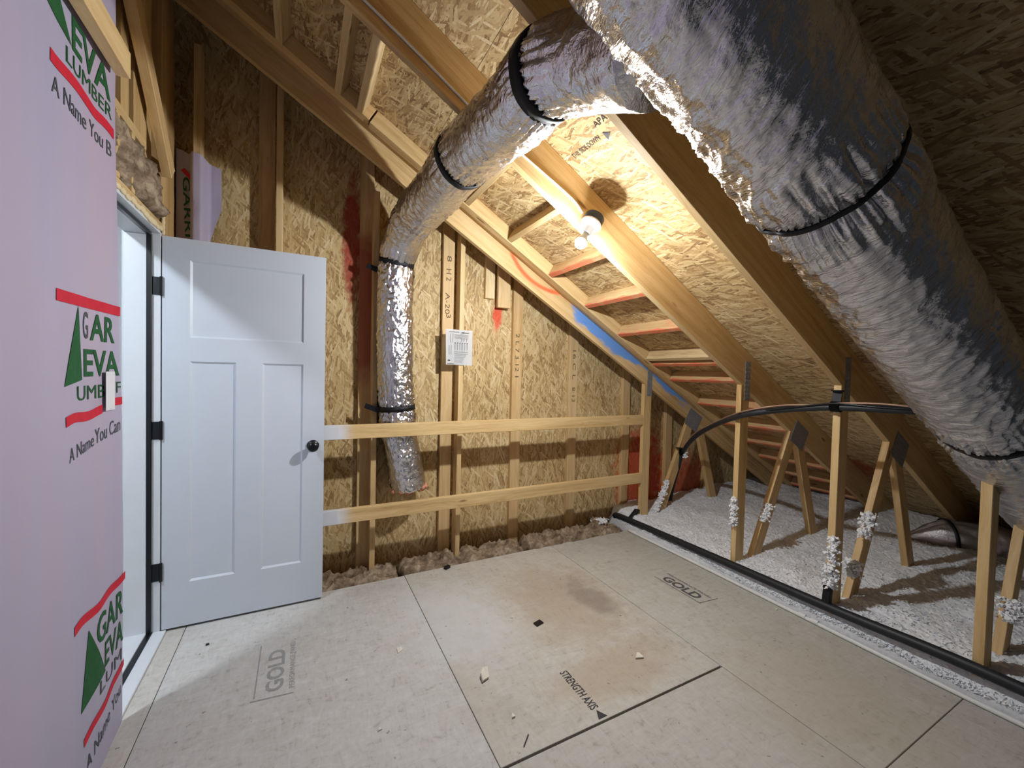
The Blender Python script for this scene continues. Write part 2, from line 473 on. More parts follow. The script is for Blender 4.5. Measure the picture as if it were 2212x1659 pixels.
def fibre_material(name, stops, scale, bs=1.0, stretch=(1,1,1)):
    t = NT(name); v = t.obj_co()
    n1 = t.noise(t.mapping(v, stretch), scale, 6, 0.65, 0.4)
    t.out(t.ramp(n1, stops), 0.95, 0, 0.1)
    t.bump(n1, bs, 0.02)
    return t.m
M_BATT = fibre_material('brown_mineral_wool', [(0.3, srgb(92,76,60)), (0.5, srgb(150,130,108)), (0.72, srgb(204,186,160))], 16, 1.0)
M_SNOW = fibre_material('white_blown_fibre', [(0.28, srgb(222,224,230)), (0.5, srgb(240,241,244)), (0.7, srgb(250,250,252))], 42, 0.22)
M_TUFT = plain('white_fibre_tuft', (248,248,250), 0.95, 0, 0.1, 0.02, 40)

def emit(name, rgb, k):
    m = bpy.data.materials.new(name); m.use_nodes = True; nt = m.node_tree
    e = nt.nodes.new('ShaderNodeEmission'); e.inputs[0].default_value = rgb + (1,); e.inputs[1].default_value = k
    nt.links.new(e.outputs[0], nt.nodes['Material Output'].inputs[0]); return m
M_BULB = emit('bulb_glow', (0.93, 0.97, 1.0), BULB_STRENGTH)
M_HALL = emit('room_lamp_glow', (0.82, 0.91, 1.0), HALL_STRENGTH)

def nrm(v): return Vector(v).normalized()
# ------------------------------------------------------------------ geometry constants
SL = 0.5833                          # roof slope 7 in 12
CB = 2.93                            # height of chord undersides at x = 0
DK = 3.185                           # height of deck underside at x = 0
cs = 1/math.sqrt(1+SL*SL); sn = SL*cs
DOWN = Vector((cs, 0, -sn))          # down the slope
NRM = Vector((sn, 0, cs))            # out of the roof
GY = 3.04                            # gable sheathing face
def on_slope(a, x): return a - SL*x

# ------------------------------------------------------------------ structure: floor
floor = root('floor', (1.0, 1.2, 0), kind='structure')
G = 0.0035
def panel(x0, x1, y0, y1, tint):
    box('subfloor_panel', x0+G/2, x1-G/2, y0+G/2, y1-G/2, -0.022, 0.0, M_SUBFLOOR, floor, 0.0015, tint)
T_A = (0.60,0.595,0.585); T_B = (0.57,0.54,0.495); T_C = (0.545,0.53,0.485); T_D = (0.54,0.52,0.485)
panel(-0.66, -0.53, -1.2, 2.76, (0.60,0.58,0.55))
panel(-0.53, 0.636, 0.2, 2.76, T_A); panel(-0.53, 0.636, -1.2, 0.2, T_A)
panel(0.636, 1.817, 1.249, 2.765, T_B); panel(0.636, 1.817, -1.2, 1.242, T_D)
panel(1.817, 2.637, 0.645, 2.765, T_C); panel(1.817, 2.637, -1.2, 0.645, T_D)
box('joist_bed', -0.66, 2.62, -1.2, 2.76, -0.20, -0.03, M_BACKING, floor)

# ------------------------------------------------------------------ structure: roof deck (ceiling)
ceiling = root('ceiling', (1.5, 1.0, on_slope(DK, 1.5)), kind='structure')
def deck_frame(x, y):
    return Matrix(((cs,0,sn,x),(0,1,0,y),(-sn,0,cs,on_slope(DK,x)),(0,0,0,1)))
seams = [-1.40, -0.35, 0.702, 1.756, 2.81, 3.864, 4.92, 5.5]
ys = [(-1.25, 0.62), (0.62, 3.06)]
for i in range(len(seams)-1):
    for (y0, y1) in ys:
        xa, xb = seams[i], seams[i+1]; L = (xb-xa)/cs
        bm = bmesh.new(); add_box(bm, 0.001, L-0.001, 0.001, (y1-y0)-0.001, 0, 0.012)
        obj('roof_panel', finish(bm, 'roof_panel', M_OSB_DECK_RED if (i == 5 and y0 > 0) else M_OSB_DECK), ceiling, deck_frame(xa, y0))
bm = bmesh.new(); add_box(bm, 0, (5.6+1.5)/cs, 0, 4.4, 0.013, 0.03)  # unseen black sheet added above the deck to block world light through panel gaps
obj('roof_light_block', finish(bm, 'roof_light_block', M_BACKING), ceiling, deck_frame(-1.5, -1.3))
# blocking boards between the first and second truss, on edge against the deck
def block(x, y0, y1, depth=0.089, mat=M_WOOD_ORANGE, tint=(1,1,1), th=0.038):
    c = Vector((x, 0, on_slope(DK, x))) - NRM*(depth/2)
    lumber('blocking', (c.x, y0, c.z), (c.x, y1, c.z), depth, th, NRM, mat, ceiling, tint)
for i, x in enumerate((1.02, 1.345, 1.69, 2.03, 2.375, 2.70, 2.995, 3.37, 3.70, 4.02, 4.34, 4.66, 4.95)):
    mt = M_WOOD if i in (0, 1, 5) else M_WOOD_ORANGE
    block(x, 1.818, 2.608, 0.089, mt, (0.97,0.93,0.86) if i != 5 else (1.05,1.08,1.12))
block(2.775, 1.818, 2.608, 0.089, M_WOOD_ORANGE, (1.0,0.9,0.84))
for x in (-0.08, 0.215, 0.335): block(x, 1.818, 2.608, 0.089, M_WOOD, (1.02,1.04,1.06))
text_mat = M_INKD
# faded mill stamp on the deck between second and third truss
Mdk = basis((1.215, 1.72, on_slope(DK, 1.215)-0.002), (0,-1,0), (-cs,0,sn))
text_obj('mill_stamp', 'THIS SIDE DOWN', Mdk, 0.026, 0.20, M_INKD, ceiling)
prism('stamp_arrow', [(0,0),(0.035,0.022),(0,0.044)], basis((1.235,1.49,on_slope(DK,1.235)-0.002),(0,-1,0),(-cs,0,sn)), 0.0004, M_INK, ceiling)
text_obj('mill_stamp', 'APA', basis((1.17,1.50,on_slope(DK,1.17)-0.002),(0,-1,0),(-cs,0,sn)), 0.03, 0.08, M_INKD, ceiling)

# ------------------------------------------------------------------ structure: gable wall with studs
wall_back = root('wall_back', (1.5, GY, 0), kind='structure')
for (xa, xb) in ((-0.80, 0.40), (0.40, 1.62), (1.62, 2.83), (2.83, 4.05), (4.05, 5.45)):
    bm = bmesh.new()
    pts = [(xa+0.001, -0.25), (xb-0.001, -0.25), (xb-0.001, on_slope(DK, xb)), (xa+0.001, on_slope(DK, xa))]
    a = [bm.verts.new((x, 0, z)) for x, z in pts]; b = [bm.verts.new((x, 0.012, z)) for x, z in pts]
    bm.faces.new(a); bm.faces.new(b[::-1])
    for i in range(4): bm.faces.new((a[i], a[(i+1)%4], b[(i+1)%4], b[i]))
    obj('sheathing_panel', finish(bm, 'sheathing_panel', M_OSB_WALL), wall_back, Matrix.Translation((0, GY, 0)))
box('outer_felt', -0.9, 5.5, GY+0.02, GY+0.03, -0.3, 3.8, M_BACKING, wall_back)
studs = [-0.245, 0.352, 0.945, 1.55, 2.125, 2.76, 3.35, 3.95]
for i, x in enumerate(studs):
    top = on_slope(DK, x+0.089) - 0.01
    mt = M_WOOD_RED if i == 1 else M_WOOD
    lumber('stud', (x+0.0445, GY-0.019, -0.15), (x+0.0445, GY-0.019, top), 0.089, 0.038, (1,0,0), mt, wall_back, (0.98,0.92,0.84) if i != 4 else (0.95,0.93,0.9))
# two wind braces nailed edge-on beside the studs, and the corner one
for x, tp, tint in ((-0.128, 3.10, (1,0.97,0.9)), (0.447, 2.60, (0.96,0.9,0.82)), (1.068, 2.47, (1.04,1.02,0.95)), (-0.535, 3.2, (1,0.97,0.9))):
    lumber('brace', (x, GY-0.0445-0.038, -0.1), (x, GY-0.0445-0.038, tp), 0.089, 0.036, (0,1,0), M_WOOD, wall_back, tint)
# short offcuts hanging under the rake near the paper
lumber('offcut', (1.335, GY-0.02, 2.40), (1.335, GY-0.02, 1.985), 0.080, 0.036, (1,0,0), M_WOOD, wall_back, (1.1,1.14,1.16))
lumber('offcut', (1.445, GY-0.058, 2.34), (1.445, GY-0.058, 1.915), 0.110, 0.036, (1,0,0), M_WOOD, wall_back, (1.05,1.02,0.97))
# pencilled / stamped numbers on the studs
def stud_text(s, x, z, h, w, vert=True):
    M = basis((x, GY-0.0395, z), (0,0,-1), (1,0,0)) if vert else basis((x, GY-0.0395, z), (1,0,0), (0,0,1))
    text_obj('stud_mark', s, M, h, w, M_PENCIL, wall_back)
stud_text('8', 0.975, 2.27, 0.035, 0.045); stud_text('H 2', 0.97, 2.17, 0.04, 0.09); stud_text('A-20', 0.965, 1.99, 0.035, 0.16); stud_text('3', 0.975, 1.83, 0.035, 0.03)
stud_text('2 L 7 3 12 1', 1.575, 1.72, 0.035, 0.36)
stud_text('16 C L', 2.155, 1.61, 0.035, 0.26); stud_text('8-13', 2.155, 1.28, 0.035, 0.13)

# ------------------------------------------------------------------ structure: left wall, doorway, room beyond
wall_left = root('wall_left', (-0.70, 1.0, 0), kind='structure')
box('wall_core', -0.765, -0.665, -1.2, 1.90, -0.02, 3.2, M_WOOD, wall_left, 0, (0.9,0.82,0.7))
box('drywall', -0.79, -0.766, -1.2, 1.89, 0.0, 3.2, M_WALLW, wall_left)
box('drywall', -0.79, -0.766, 1.89, 3.0, 2.10, 3.2, M_WALLW, wall_left)
box('drywall', -0.79, -0.766, 2.71, 3.03, 0.0, 2.10, M_WALLW, wall_left)
lumber('header', (-0.70, 1.88, 2.093), (-0.70, 2.72, 2.093), 0.038, 0.125, (0,0,1), M_WOOD, wall_left, (1.06,1.02,0.94))
lumber('plate', (-0.70, 1.0, 2.385), (-0.70, 2.46, 2.385), 0.040, 0.125, (0,0,1), M_WOOD, wall_left, (1.0,0.95,0.86))
for y in (2.135, 2.30): 
    lumber('cripple_stud', (-0.70, y, 2.114), (-0.70, y, 2.363), 0.125, 0.036, (1,0,0), M_WOOD, wall_left, (1.02,0.98,0.9))
for y, tint in ((2.05, (0.85,0.74,0.6)), (2.22, (0.92,0.82,0.68)), (2.36, (0.88,0.8,0.66)), (2.44, (0.9,0.82,0.68))):
    lumber('upper_stud', (-0.685, y, 2.408), (-0.685, y, 3.3), 0.085, 0.080, (1,0,0), M_WOOD, wall_left, tint)
lumber('king_stud', (-0.665, 2.7445, -0.02), (-0.665, 2.7445, 3.4), 0.089, 0.050, (0,1,0), M_WOOD, wall_left, (0.94,0.84,0.68))
lumber('corner_board', (-0.675, 2.885, -0.02), (-0.675, 2.885, 3.4), 0.185, 0.050, (0,1,0), M_WOOD, wall_left, (0.92,0.82,0.66))
lumber('upper_stud', (-0.70, 2.60, 2.12), (-0.70, 2.60, 3.4), 0.11, 0.06, (0,1,0), M_WOOD, wall_left, (0.9,0.8,0.64))
# expanding-foam bead along the header
bm = bmesh.new()
for i in range(14):
    y = 1.95 + i*0.055
    bmesh.ops.create_icosphere(bm, subdivisions=2, radius=0.012+0.006*random.random(), matrix=Matrix.Translation((-0.634, y, 2.070+0.01*random.random())) @ Matrix.Diagonal((0.6, 2.4, 1, 1)))
for i in range(5):
    bmesh.ops.create_icosphere(bm, subdivisions=2, radius=0.014, matrix=Matrix.Translation((-0.636, 2.705, 2.07+i*0.025)) @ Matrix.Diagonal((0.7, 0.9, 1.4, 1)))
tag(obj('foam_sealant', finish(bm, 'foam_sealant', M_FOAMSEAL, True), wall_left), kind='stuff')

def lumpy(name, x0, x1, y0, y1, zf, mat, nx, ny, parent=None, amp=0.03, fr=9, seed=0.0, base=-0.03, edge=0.05):
    """loose soft blanket: closed height field"""
    bm = bmesh.new(); T = []; B = []
    for i in range(nx+1):
        ra = []; rb = []
        for j in range(ny+1):
            u = i/nx; w = j/ny
            x = x0+(x1-x0)*u; y = y0+(y1-y0)*w
            jx = 0.012*noise.noise((x*17+seed, y*17, 1)); jy = 0.018*noise.noise((x*13, y*13+seed, 7))
            h = zf(u, w) + amp*noise.noise((x*fr+seed, y*fr, 3)) + amp*0.7*abs(noise.noise((x*fr*2.3+seed, y*fr*2.3, 5))) + amp*0.35*noise.noise((x*fr*5, y*fr*5+seed, 9))
            k = min(1, min(u, 1-u)*(x1-x0)/edge, min(w, 1-w)*(y1-y0)/edge)
            h = base + (h-base)*max(0.25, math.sqrt(max(k, 0)))
            ra.append(bm.verts.new((x+jx, y+jy, h))); rb.append(bm.verts.new((x+jx, y+jy, base)))
        T.append(ra); B.append(rb)
    for i in range(nx):
        for j in range(ny): bm.faces.new((T[i][j], T[i+1][j], T[i+1][j+1], T[i][j+1]))
    loop = [(i,0) for i in range(nx+1)] + [(nx,j) for j in range(1,ny+1)] + [(i,ny) for i in range(nx-1,-1,-1)] + [(0,j) for j in range(ny-1,0,-1)]
    for a, b in zip(loop, loop[1:]+loop[:1]): bm.faces.new((T[a[0]][a[1]], B[a[0]][a[1]], B[b[0]][b[1]], T[b[0]][b[1]]))
    bm.faces.new([B[i][j] for i, j in loop])
    me = finish(bm, name, mat, True)
    return me
# mineral wool stuffed above the door head (upright blanket)
me = lumpy('wall_insulation', 0, 0.25, 0, 0.72, lambda u, w: 0.085, M_BATT, 16, 44, amp=0.03, fr=12, base=0.0, edge=0.03)
Mi = basis((-0.71, 1.97, 2.113), (0,0,1), (0,1,0)); 
Mi = Matrix(((0,0,1,-0.715),(0,1,0,1.965),(1,0,0,2.113),(0,0,0,1)))
tag(obj('wall_insulation', me, None, Mi), 'brown mineral wool stuffed into the wall above the open door', 'insulation')

# room beyond the doorway
box('floor_room', -3.2, -0.66, 0.6, 3.4, -0.05, 0.0, M_CARPET); bpy.data.objects['floor_room']['kind'] = 'structure'
box('ceiling_room', -3.2, -0.80, 0.6, 3.4, 2.50, 2.55, M_WALLW); bpy.data.objects['ceiling_room']['kind'] = 'structure'
for nm, a in (('wall_room_far', (-3.25,-3.2,0.6,3.4)), ('wall_room_near', (-3.2,-0.80,0.55,0.6)), ('wall_room_end', (-3.2,-0.80,3.4,3.45))):
    tag(box(nm, a[0], a[1], a[2], a[3], 0, 2.5, M_WALLW), kind='structure')
tag(box('wall_room_door', -0.80, -0.793, 2.72, 3.4, 0, 2.5, M_WALLW), kind='structure')
lamp = root('ceiling_lamp', (-1.25, 1.52, 2.50), 'small round ceiling lamp in the room beyond the doorway', 'lamp')
obj('lamp_base', finish(lathe_bm([(0,0),(0.10,0),(0.10,-0.02),(0.085,-0.03),(0,-0.03)], 32), 'lamp_base', M_TRIMW, True), lamp, Matrix.Translation((-1.25,1.52,2.50)))
obj('lamp_globe', finish(lathe_bm([(0.075,-0.031),(0.07,-0.045),(0.05,-0.06),(0.025,-0.067),(0,-0.069)], 32), 'lamp_globe', M_HALL, True), lamp, Matrix.Translation((-1.25,1.52,2.50)))

# door frame
frame_ = root('trim_1', (-0.70, 2.30, 0), kind='structure')
box('hinge_jamb', -0.778, -0.638, 2.675, 2.695, 0, 2.060, M_TRIMW, frame_, 0.001)
box('jamb_stop', -0.778, -0.690, 2.662, 2.675, 0, 2.045, M_TRIMW, frame_, 0.001)
box('weather_strip', -0.690, -0.670, 2.660, 2.674, 0, 2.045, M_BLACK, frame_, 0.002)
box('head_jamb', -0.778, -0.638, 1.90, 2.675, 2.052, 2.072, M_TRIMW, frame_, 0.001)
box('head_stop', -0.778, -0.690, 1.915, 2.662, 2.040, 2.052, M_TRIMW, frame_, 0.001)
box('weather_strip', -0.690, -0.670, 1.915, 2.660, 2.036, 2.051, M_BLACK, frame_, 0.002)
box('strike_jamb', -0.778, -0.638, 1.885, 1.905, 0, 2.072, M_TRIMW, frame_, 0.001)
box('threshold', -0.778, -0.690, 1.905, 2.675, 0.0, 0.022, M_TRIMW, frame_, 0.002)
box('threshold_seal', -0.690, -0.667, 1.905, 2.675, 0.0, 0.016, M_BLACK, frame_, 0.002)
box('sill_board', -0.667, -0.612, 1.905, 2.675, 0.0, 0.012, M_TRIMW, frame_, 0.002)

# door slab
door = root('door_1', (-0.632, 2.676, 0.012), kind='structure')
DX0, DX1, DZ0, DZ1, DY = -0.632, 0.126, 0.014, 2.046, 2.676
panels = [(-0.518, 0.011, 1.536, 1.938), (-0.517, -0.315, 0.246, 1.412), (-0.193, 0.011, 0.246, 1.412)]
bm = bmesh.new()
xs = sorted({DX0, DX1, -0.518, -0.315, -0.193, 0.011}); zs = sorted({DZ0, DZ1, 0.246, 1.412, 1.536, 1.938})
P2 = [(-0.518, 0.011, 1.536, 1.938), (-0.518, -0.315, 0.246, 1.412), (-0.193, 0.011, 0.246, 1.412)]
vv = {}
def gv(x, y, z):
    k = (round(x,4), round(y,4), round(z,4))
    if k not in vv: vv[k] = bm.verts.new((x-DX0, y-DY, z-0.012))
    return vv[k]
for yy in (DY, DY+0.035):
    for i in range(len(xs)-1):
        for j in range(len(zs)-1):
            cx = (xs[i]+xs[i+1])/2; cz = (zs[j]+zs[j+1])/2
            if any(a < cx < b and c < cz < d for a, b, c, d in P2): continue
            bm.faces.new([gv(xs[i],yy,zs[j]), gv(xs[i+1],yy,zs[j]), gv(xs[i+1],yy,zs[j+1]), gv(xs[i],yy,zs[j+1])])
for i in range(len(xs)-1):
    for z in (DZ0, DZ1): bm.faces.new([gv(xs[i],DY,z), gv(xs[i+1],DY,z), gv(xs[i+1],DY+0.035,z), gv(xs[i],DY+0.035,z)])
for j in range(len(zs)-1):
    for x in (DX0, DX1): bm.faces.new([gv(x,DY,zs[j]), gv(x,DY,zs[j+1]), gv(x,DY+0.035,zs[j+1]), gv(x,DY+0.035,zs[j])])
slab = obj('door_slab', finish(bm, 'door_slab', M_DOOR), door, Matrix.Translation((DX0, DY, 0.012)))
for a, b, c, d in P2:
    bm = bmesh.new()
    for yo, yi, s in ((0.0, 0.008, 1), (0.035, 0.027, -1)):
        e = 0.010
        o4 = [bm.verts.new((x, yo, z)) for x, z in ((a,c),(b,c),(b,d),(a,d))]
        m4 = [bm.verts.new((x, yi, z)) for x, z in ((a+e,c+e),(b-e,c+e),(b-e,d-e),(a+e,d-e))]
        for k in range(4): bm.faces.new((o4[k], o4[(k+1)%4], m4[(k+1)%4], m4[k]))
        bm.faces.new(m4)
    for v in bm.verts: v.co.x -= a; v.co.z -= c
    obj('panel', finish(bm, 'panel', M_DOOR), slab, Matrix.Translation((a, DY, c)))
kn = lathe_bm([(0,0),(0.033,0),(0.033,0.006),(0.028,0.010),(0.013,0.013),(0.012,0.028),(0.020,0.034),(0.028,0.044),(0.029,0.054),(0.024,0.063),(0.012,0.067),(0,0.068)], 28)
obj('door_knob', finish(kn, 'door_knob', M_BLACK, True), door, basis((0.066, DY, 0.935), (1,0,0), (0,0,1)))
kn = lathe_bm([(0,0),(0.033,0),(0.033,0.006),(0.028,0.010),(0.013,0.013),(0.012,0.028),(0.020,0.034),(0.028,0.044),(0.029,0.054),(0.024,0.063),(0.012,0.067),(0,0.068)], 28)
obj('door_knob', finish(kn, 'door_knob', M_BLACK, True), door, basis((0.066, DY+0.035, 0.935), (-1,0,0), (0,0,1)))
for z in (0.321, 1.055, 1.789):
    bm = bmesh.new()
    add_box(bm, -0.036, 0.000, -0.003, 0.0015, -0.045, 0.045)
    lathe_bm([(0,-0.048),(0.007,-0.048),(0.007,0.048),(0,0.048)], 12, bm, Matrix.Translation((0.001,-0.006,0)))
    obj('hinge', finish(bm, 'hinge', M_BLACK), door, Matrix.Translation((-0.634, 2.6745, z)))

# ------------------------------------------------------------------ house wrap on the left wall
def wrap_x(y, z):
    return -0.600 + 0.008*noise.noise((y*3.1, z*0.9, 2.0)) + 0.004*noise.noise((y*9, z*2.0, 5.0))
def wrap_edge(z): return 1.990 + 0.075*max(0, min(1, (2.3-z)/2.0)) + 0.006*noise.noise((z*3, 0, 0))
wrap = root('house_wrap', (-0.6, 1.9, 0), 'pinkish white house wrap with green tree logos hung over the wall left of the door', 'house wrap')
bm = bmesh.new(); rows = []
NZ, NY = 140, 110
for i in range(NZ+1):
    z = 0.004 + 3.1*i/NZ; r = []
    e = wrap_edge(z)
    for j in range(NY+1):
        y = -1.1 + (e+1.1)*(j/NY)
        curl = 0.003*max(0, (y-(e-0.05))/0.05)**2
        r.append(bm.verts.new((wrap_x(y, z) - curl, y, z)))
    rows.append(r)
for i in range(NZ):
    for j in range(NY): bm.faces.new((rows[i][j], rows[i][j+1], rows[i+1][j+1], rows[i+1][j]))
wsheet = obj('wrap_sheet', finish(bm, 'wrap_sheet', M_WRAP, True), wrap)
def wtext(s, y, z, h, w, mat, nm='lettering', shear=0.0, bold=0.0, dz=0.0):
    o = text_obj(nm, s, basis((0,0,0), (0,1,0), (0,0,1)), h, w, mat, wsheet, shear, bold)
    if o is None: return
    conform(o, y, z, dz)
def conform(o, y, z, slope=0.0):
    me = o.data
    bmx = bmesh.new(); bmx.from_mesh(me)
    for v in bmx.verts:
        yy = y + v.co.x; zz = z + v.co.y + slope*v.co.x
        v.co = Vector((wrap_x(yy, zz) + 0.0016, yy, zz))
    bmx.normal_update(); bmx.to_mesh(me); bmx.free()
    o.matrix_basis = I4.copy()
    WORLD[o.name] = I4.copy()
def wbar(y, z, w, h, slope=0.0, wob=0.0):
    n = 16; bm = bmesh.new(); A = []; B = []
    for i in range(n+1):
        x = w*i/n; d = wob*noise.noise((x*9, z, 0))
        A.append(bm.verts.new((x, d, 0))); B.append(bm.verts.new((x, h+d, 0)))
    for i in range(n): bm.faces.new((A[i], A[i+1], B[i+1], B[i]))
    o = obj('print_bar', finish(bm, 'print_bar', M_RED), wsheet); conform(o, y, z, slope)
def wtri(pts):
    bm = bmesh.new(); n = 10
    (ax, ay), (bx, by), (cx, cy) = pts          # apex, base-left, base-right
    g = []
    for i in range(n+1):
        t = i/n; l = Vector((ax+(bx-ax)*t, ay+(by-ay)*t, 0)); r = Vector((ax+(cx-ax)*t+0.0005, ay+(cy-ay)*t, 0))
        g.append([bm.verts.new(l.lerp(r, c/6)) for c in range(7)])
    for i in range(n):
        for c in range(6): bm.faces.new((g[i][c], g[i][c+1], g[i+1][c+1], g[i+1][c]))
    o = obj('tree_logo', finish(bm, 'tree_logo', M_GREEN), wsheet); conform(o, 0, 0)
# middle logo
wbar(1.588, 1.560, 0.425, 0.034, 0.01)
wtri([(1.715, 1.562), (1.630, 1.318), (1.738, 1.336)])
wtext('G', 1.748, 1.465, 0.085, 0.034, M_GREYP, bold=0.01); wtext('AR', 1.795, 1.462, 0.088, 0.180, M_GREEN, bold=0.02)
wtext('EVA', 1.752, 1.345, 0.088, 0.255, M_GREEN, bold=0.02)
wtext('UMB', 1.705, 1.272, 0.045, 0.19, M_GREEN); wtext('-F', 1.955, 1.283, 0.040, 0.06, M_GREEN)
wbar(1.632, 1.196, 0.245, 0.030, 0.09, 0.012); wbar(1.955, 1.238, 0.07, 0.028)
wtext('A Name', 1.648, 1.092, 0.042, 0.17, M_GREYP, dz=0.15); wtext('You Can', 1.825, 1.120, 0.050, 0.185, M_GREYP, dz=0.12)
bm = bmesh.new(); add_box(bm, 0, 0.0012, 0, 0.075, 0, 0.135)
obj('sticker', finish(bm, 'sticker', M_LABEL), wsheet, Matrix.Translation((-0.5935, 1.878, 1.226)))
# upper logo
wtri([(1.52, 2.50), (1.505, 2.335), (1.66, 2.30)])
wtext('EVA', 1.665, 2.295, 0.100, 0.270, M_GREEN, bold=0.02, dz=0.0)
wtext('LUMBER', 1.630, 2.238, 0.045, 0.315, M_GREEN)
wbar(1.546, 2.188, 0.415, 0.034, -0.01, 0.014)
wtext('A Name You', 1.557, 2.112, 0.048, 0.325, M_GREYP); wtext('B', 1.905, 2.108, 0.048, 0.035, M_GREYP)
# lower logo
wbar(1.674, 0.562, 0.385, 0.030, 0.005, 0.01)
wtri([(1.765, 0.530), (1.715, 0.292), (1.885, 0.318)])
wtext('GAR', 1.815, 0.440, 0.100, 0.230, M_GREEN, bold=0.015)
wtext('EVA', 1.880, 0.330, 0.090, 0.170, M_GREEN, bold=0.015)
wtext('LUM', 1.840, 0.262, 0.045, 0.20, M_GREYP)
wbar(1.731, 0.170, 0.335, 0.028, 0.16, 0.012)
wtext('A Name You', 1.745, 0.075, 0.048, 0.29, M_GREYP, dz=0.2)

# torn piece of wrap on the gable beside the door head
bm = bmesh.new(); rows = []
outl = lambda z: (-0.43 if z > 2.36 else -0.43-0.06*(2.36-z)/0.24) + 0.008*noise.noise((z*14, 3, 0))
for i in range(31):
    z = 1.9 + 0.72*i/30; r = []
    xr = outl(z)
    for j in range(25):
        x = -0.645 + (xr+0.645)*j/24
        zt = 2.63 - 0.075*((x+0.645)/0.215) + 0.006*noise.noise((x*30, 0, 0)); zz = 1.9 + (zt-1.9)*i/30
        ridge = max(0, min(1, (0.044-abs(x+0.535))/0.022))
        r.append(bm.verts.new((x, GY-0.052-0.080*ridge**0.8 + 0.004*noise.noise((x*20, z*8, 0)), zz)))
    rows.append(r)
for i in range(30):
    for j in range(24): bm.faces.new((rows[i][j], rows[i][j+1], rows[i+1][j+1], rows[i+1][j]))
scrap = root('wrap_scrap', (-0.53, GY-0.05, 1.9), 'torn white wrap sheet pinned on the gable above the open door', 'house wrap')
ssheet = obj('wrap_sheet', finish(bm, 'wrap_sheet', M_WRAP, True), scrap)
rect_print('print_bar', basis((-0.622, GY-0.062, 2.505), (0.55,-0.15,-0.6), (0.6,0,0.55)), 0.07, 0.022, M_RED, ssheet)
text_obj('lettering', 'GARRIS', basis((-0.614, GY-0.064, 2.47), (0.04,0,-1), (1,0,0.04)), 0.034, 0.40, M_GREEN, ssheet, 0, 0.01)

# loose lumber at the top of the left wall
tag(lumber('loose_board', (-0.563, 0.75, 2.435), (-0.563, 1.93, 2.435), 0.089, 0.040, (0,0,1), M_WOOD, None, (1.1,1.04,0.95)), 'short cut pine board jutting out level above the house wrap', 'board')
tag(lumber('leaning_brace', (-0.605, 2.665, 2.355), (-0.605, 2.01, 2.966), 0.085, 0.040, (0,0.7,0.7), M_WOOD, None, (1.02,0.94,0.82)), 'pine brace leaning diagonally against the wall above the door', 'board')
M1 = basis((-0.585, 2.045, 2.84), (0.1,1,0.3), (0.2,0,1))
tag(prism('wrap_scrap', [(0,0),(0.07,0.02),(0.05,0.07),(0.10,0.12),(0,0.13),(-0.02,0.06)], M1, 0.001, M_WRAP), 'ragged white wrap tatter hanging at the top of the left wall', 'house wrap')

# ------------------------------------------------------------------ roof trusses
def plate(parent, M, w, h):
    """toothed steel connector plate: slotted rectangle"""
    bm = bmesh.new(); add_box(bm, -w/2, w/2, -h/2, h/2, 0, 0.0015)
    nx = max(2, int(w/0.012)); nz = max(2, int(h/0.028))
    for i in range(nx):
        for j in range(nz):
            x = -w/2+(i+0.5)*w/nx; y = -h/2+(j+0.5)*h/nz
            add_box(bm, x-0.0022, x+0.0022, y-0.008, y+0.008, 0.0016, 0.0032)
    obj('connector_plate', finish(bm, 'connector_plate', M_STEEL), parent, M)
def truss(yf, label, xp, depth=0.22, chord_mat=M_WOOD, tint=(1,0.95,0.85), x0=-1.3, x1=5.2, dz=0.0, d1=None, d2=None, zb=0.0):
    t = root('roof_truss', (xp, yf, zb), label, 'truss', 'roof trusses')
    yc = yf + 0.019
    top = CB + dz
    def cpt(x): return Vector((x, yc, on_slope(top, x))) + NRM*(depth/2)
    lumber('top_chord', cpt(x0), cpt(x1), depth, 0.038, NRM, chord_mat, t, tint)
    # post
    zt = on_slope(top, xp+0.0445) + 0.02
    lumber('web_post', (xp+0.0445, yc, zb-0.1), (xp+0.0445, yc, zt), 0.089, 0.0375, (1,0,0), M_WOOD, t, (1.0,0.94,0.82))
    (ax, az), (bx, bz) = d1
    lumber('web_diagonal', (ax, yc, az-0.12), (bx, yc, bz), 0.089, 0.0375, (1,0,0), M_WOOD, t, (0.98,0.9,0.78))
    (ax, az), (bx, bz) = d2
    lumber('web_diagonal', (ax, yc, az), (bx, yc, bz-0.12), 0.089, 0.0375, (1,0,0), M_WOOD, t, (0.96,0.88,0.76))
    Mp = basis((xp+0.062, yf-0.0005, on_slope(top, xp+0.06)+0.055), (1,0,0), (0,0,1))
    plate(t, Mp, 0.06, 0.27)
    xk = 3.43; Mk = basis((xk, yf-0.0005, on_slope(top, xk)+0.03), (0.75,0,-0.45), (0.45,0,0.75))
    plate(t, Mk, 0.20, 0.17)
    return t
d1 = ((2.985, 0.15), (3.40, 0.98)); d2 = ((3.50, 0.93), (3.80, 0.12))
t1 = truss(2.742, 'first truss by the gable with blue sprayed chord and rails butting its post', 2.770, 0.135, M_WOOD_BLUE, (1.05,1.0,0.9), dz=0.015, d1=((2.99,0.15),(3.41,0.98)), d2=((3.52,0.93),(3.83,0.12)))
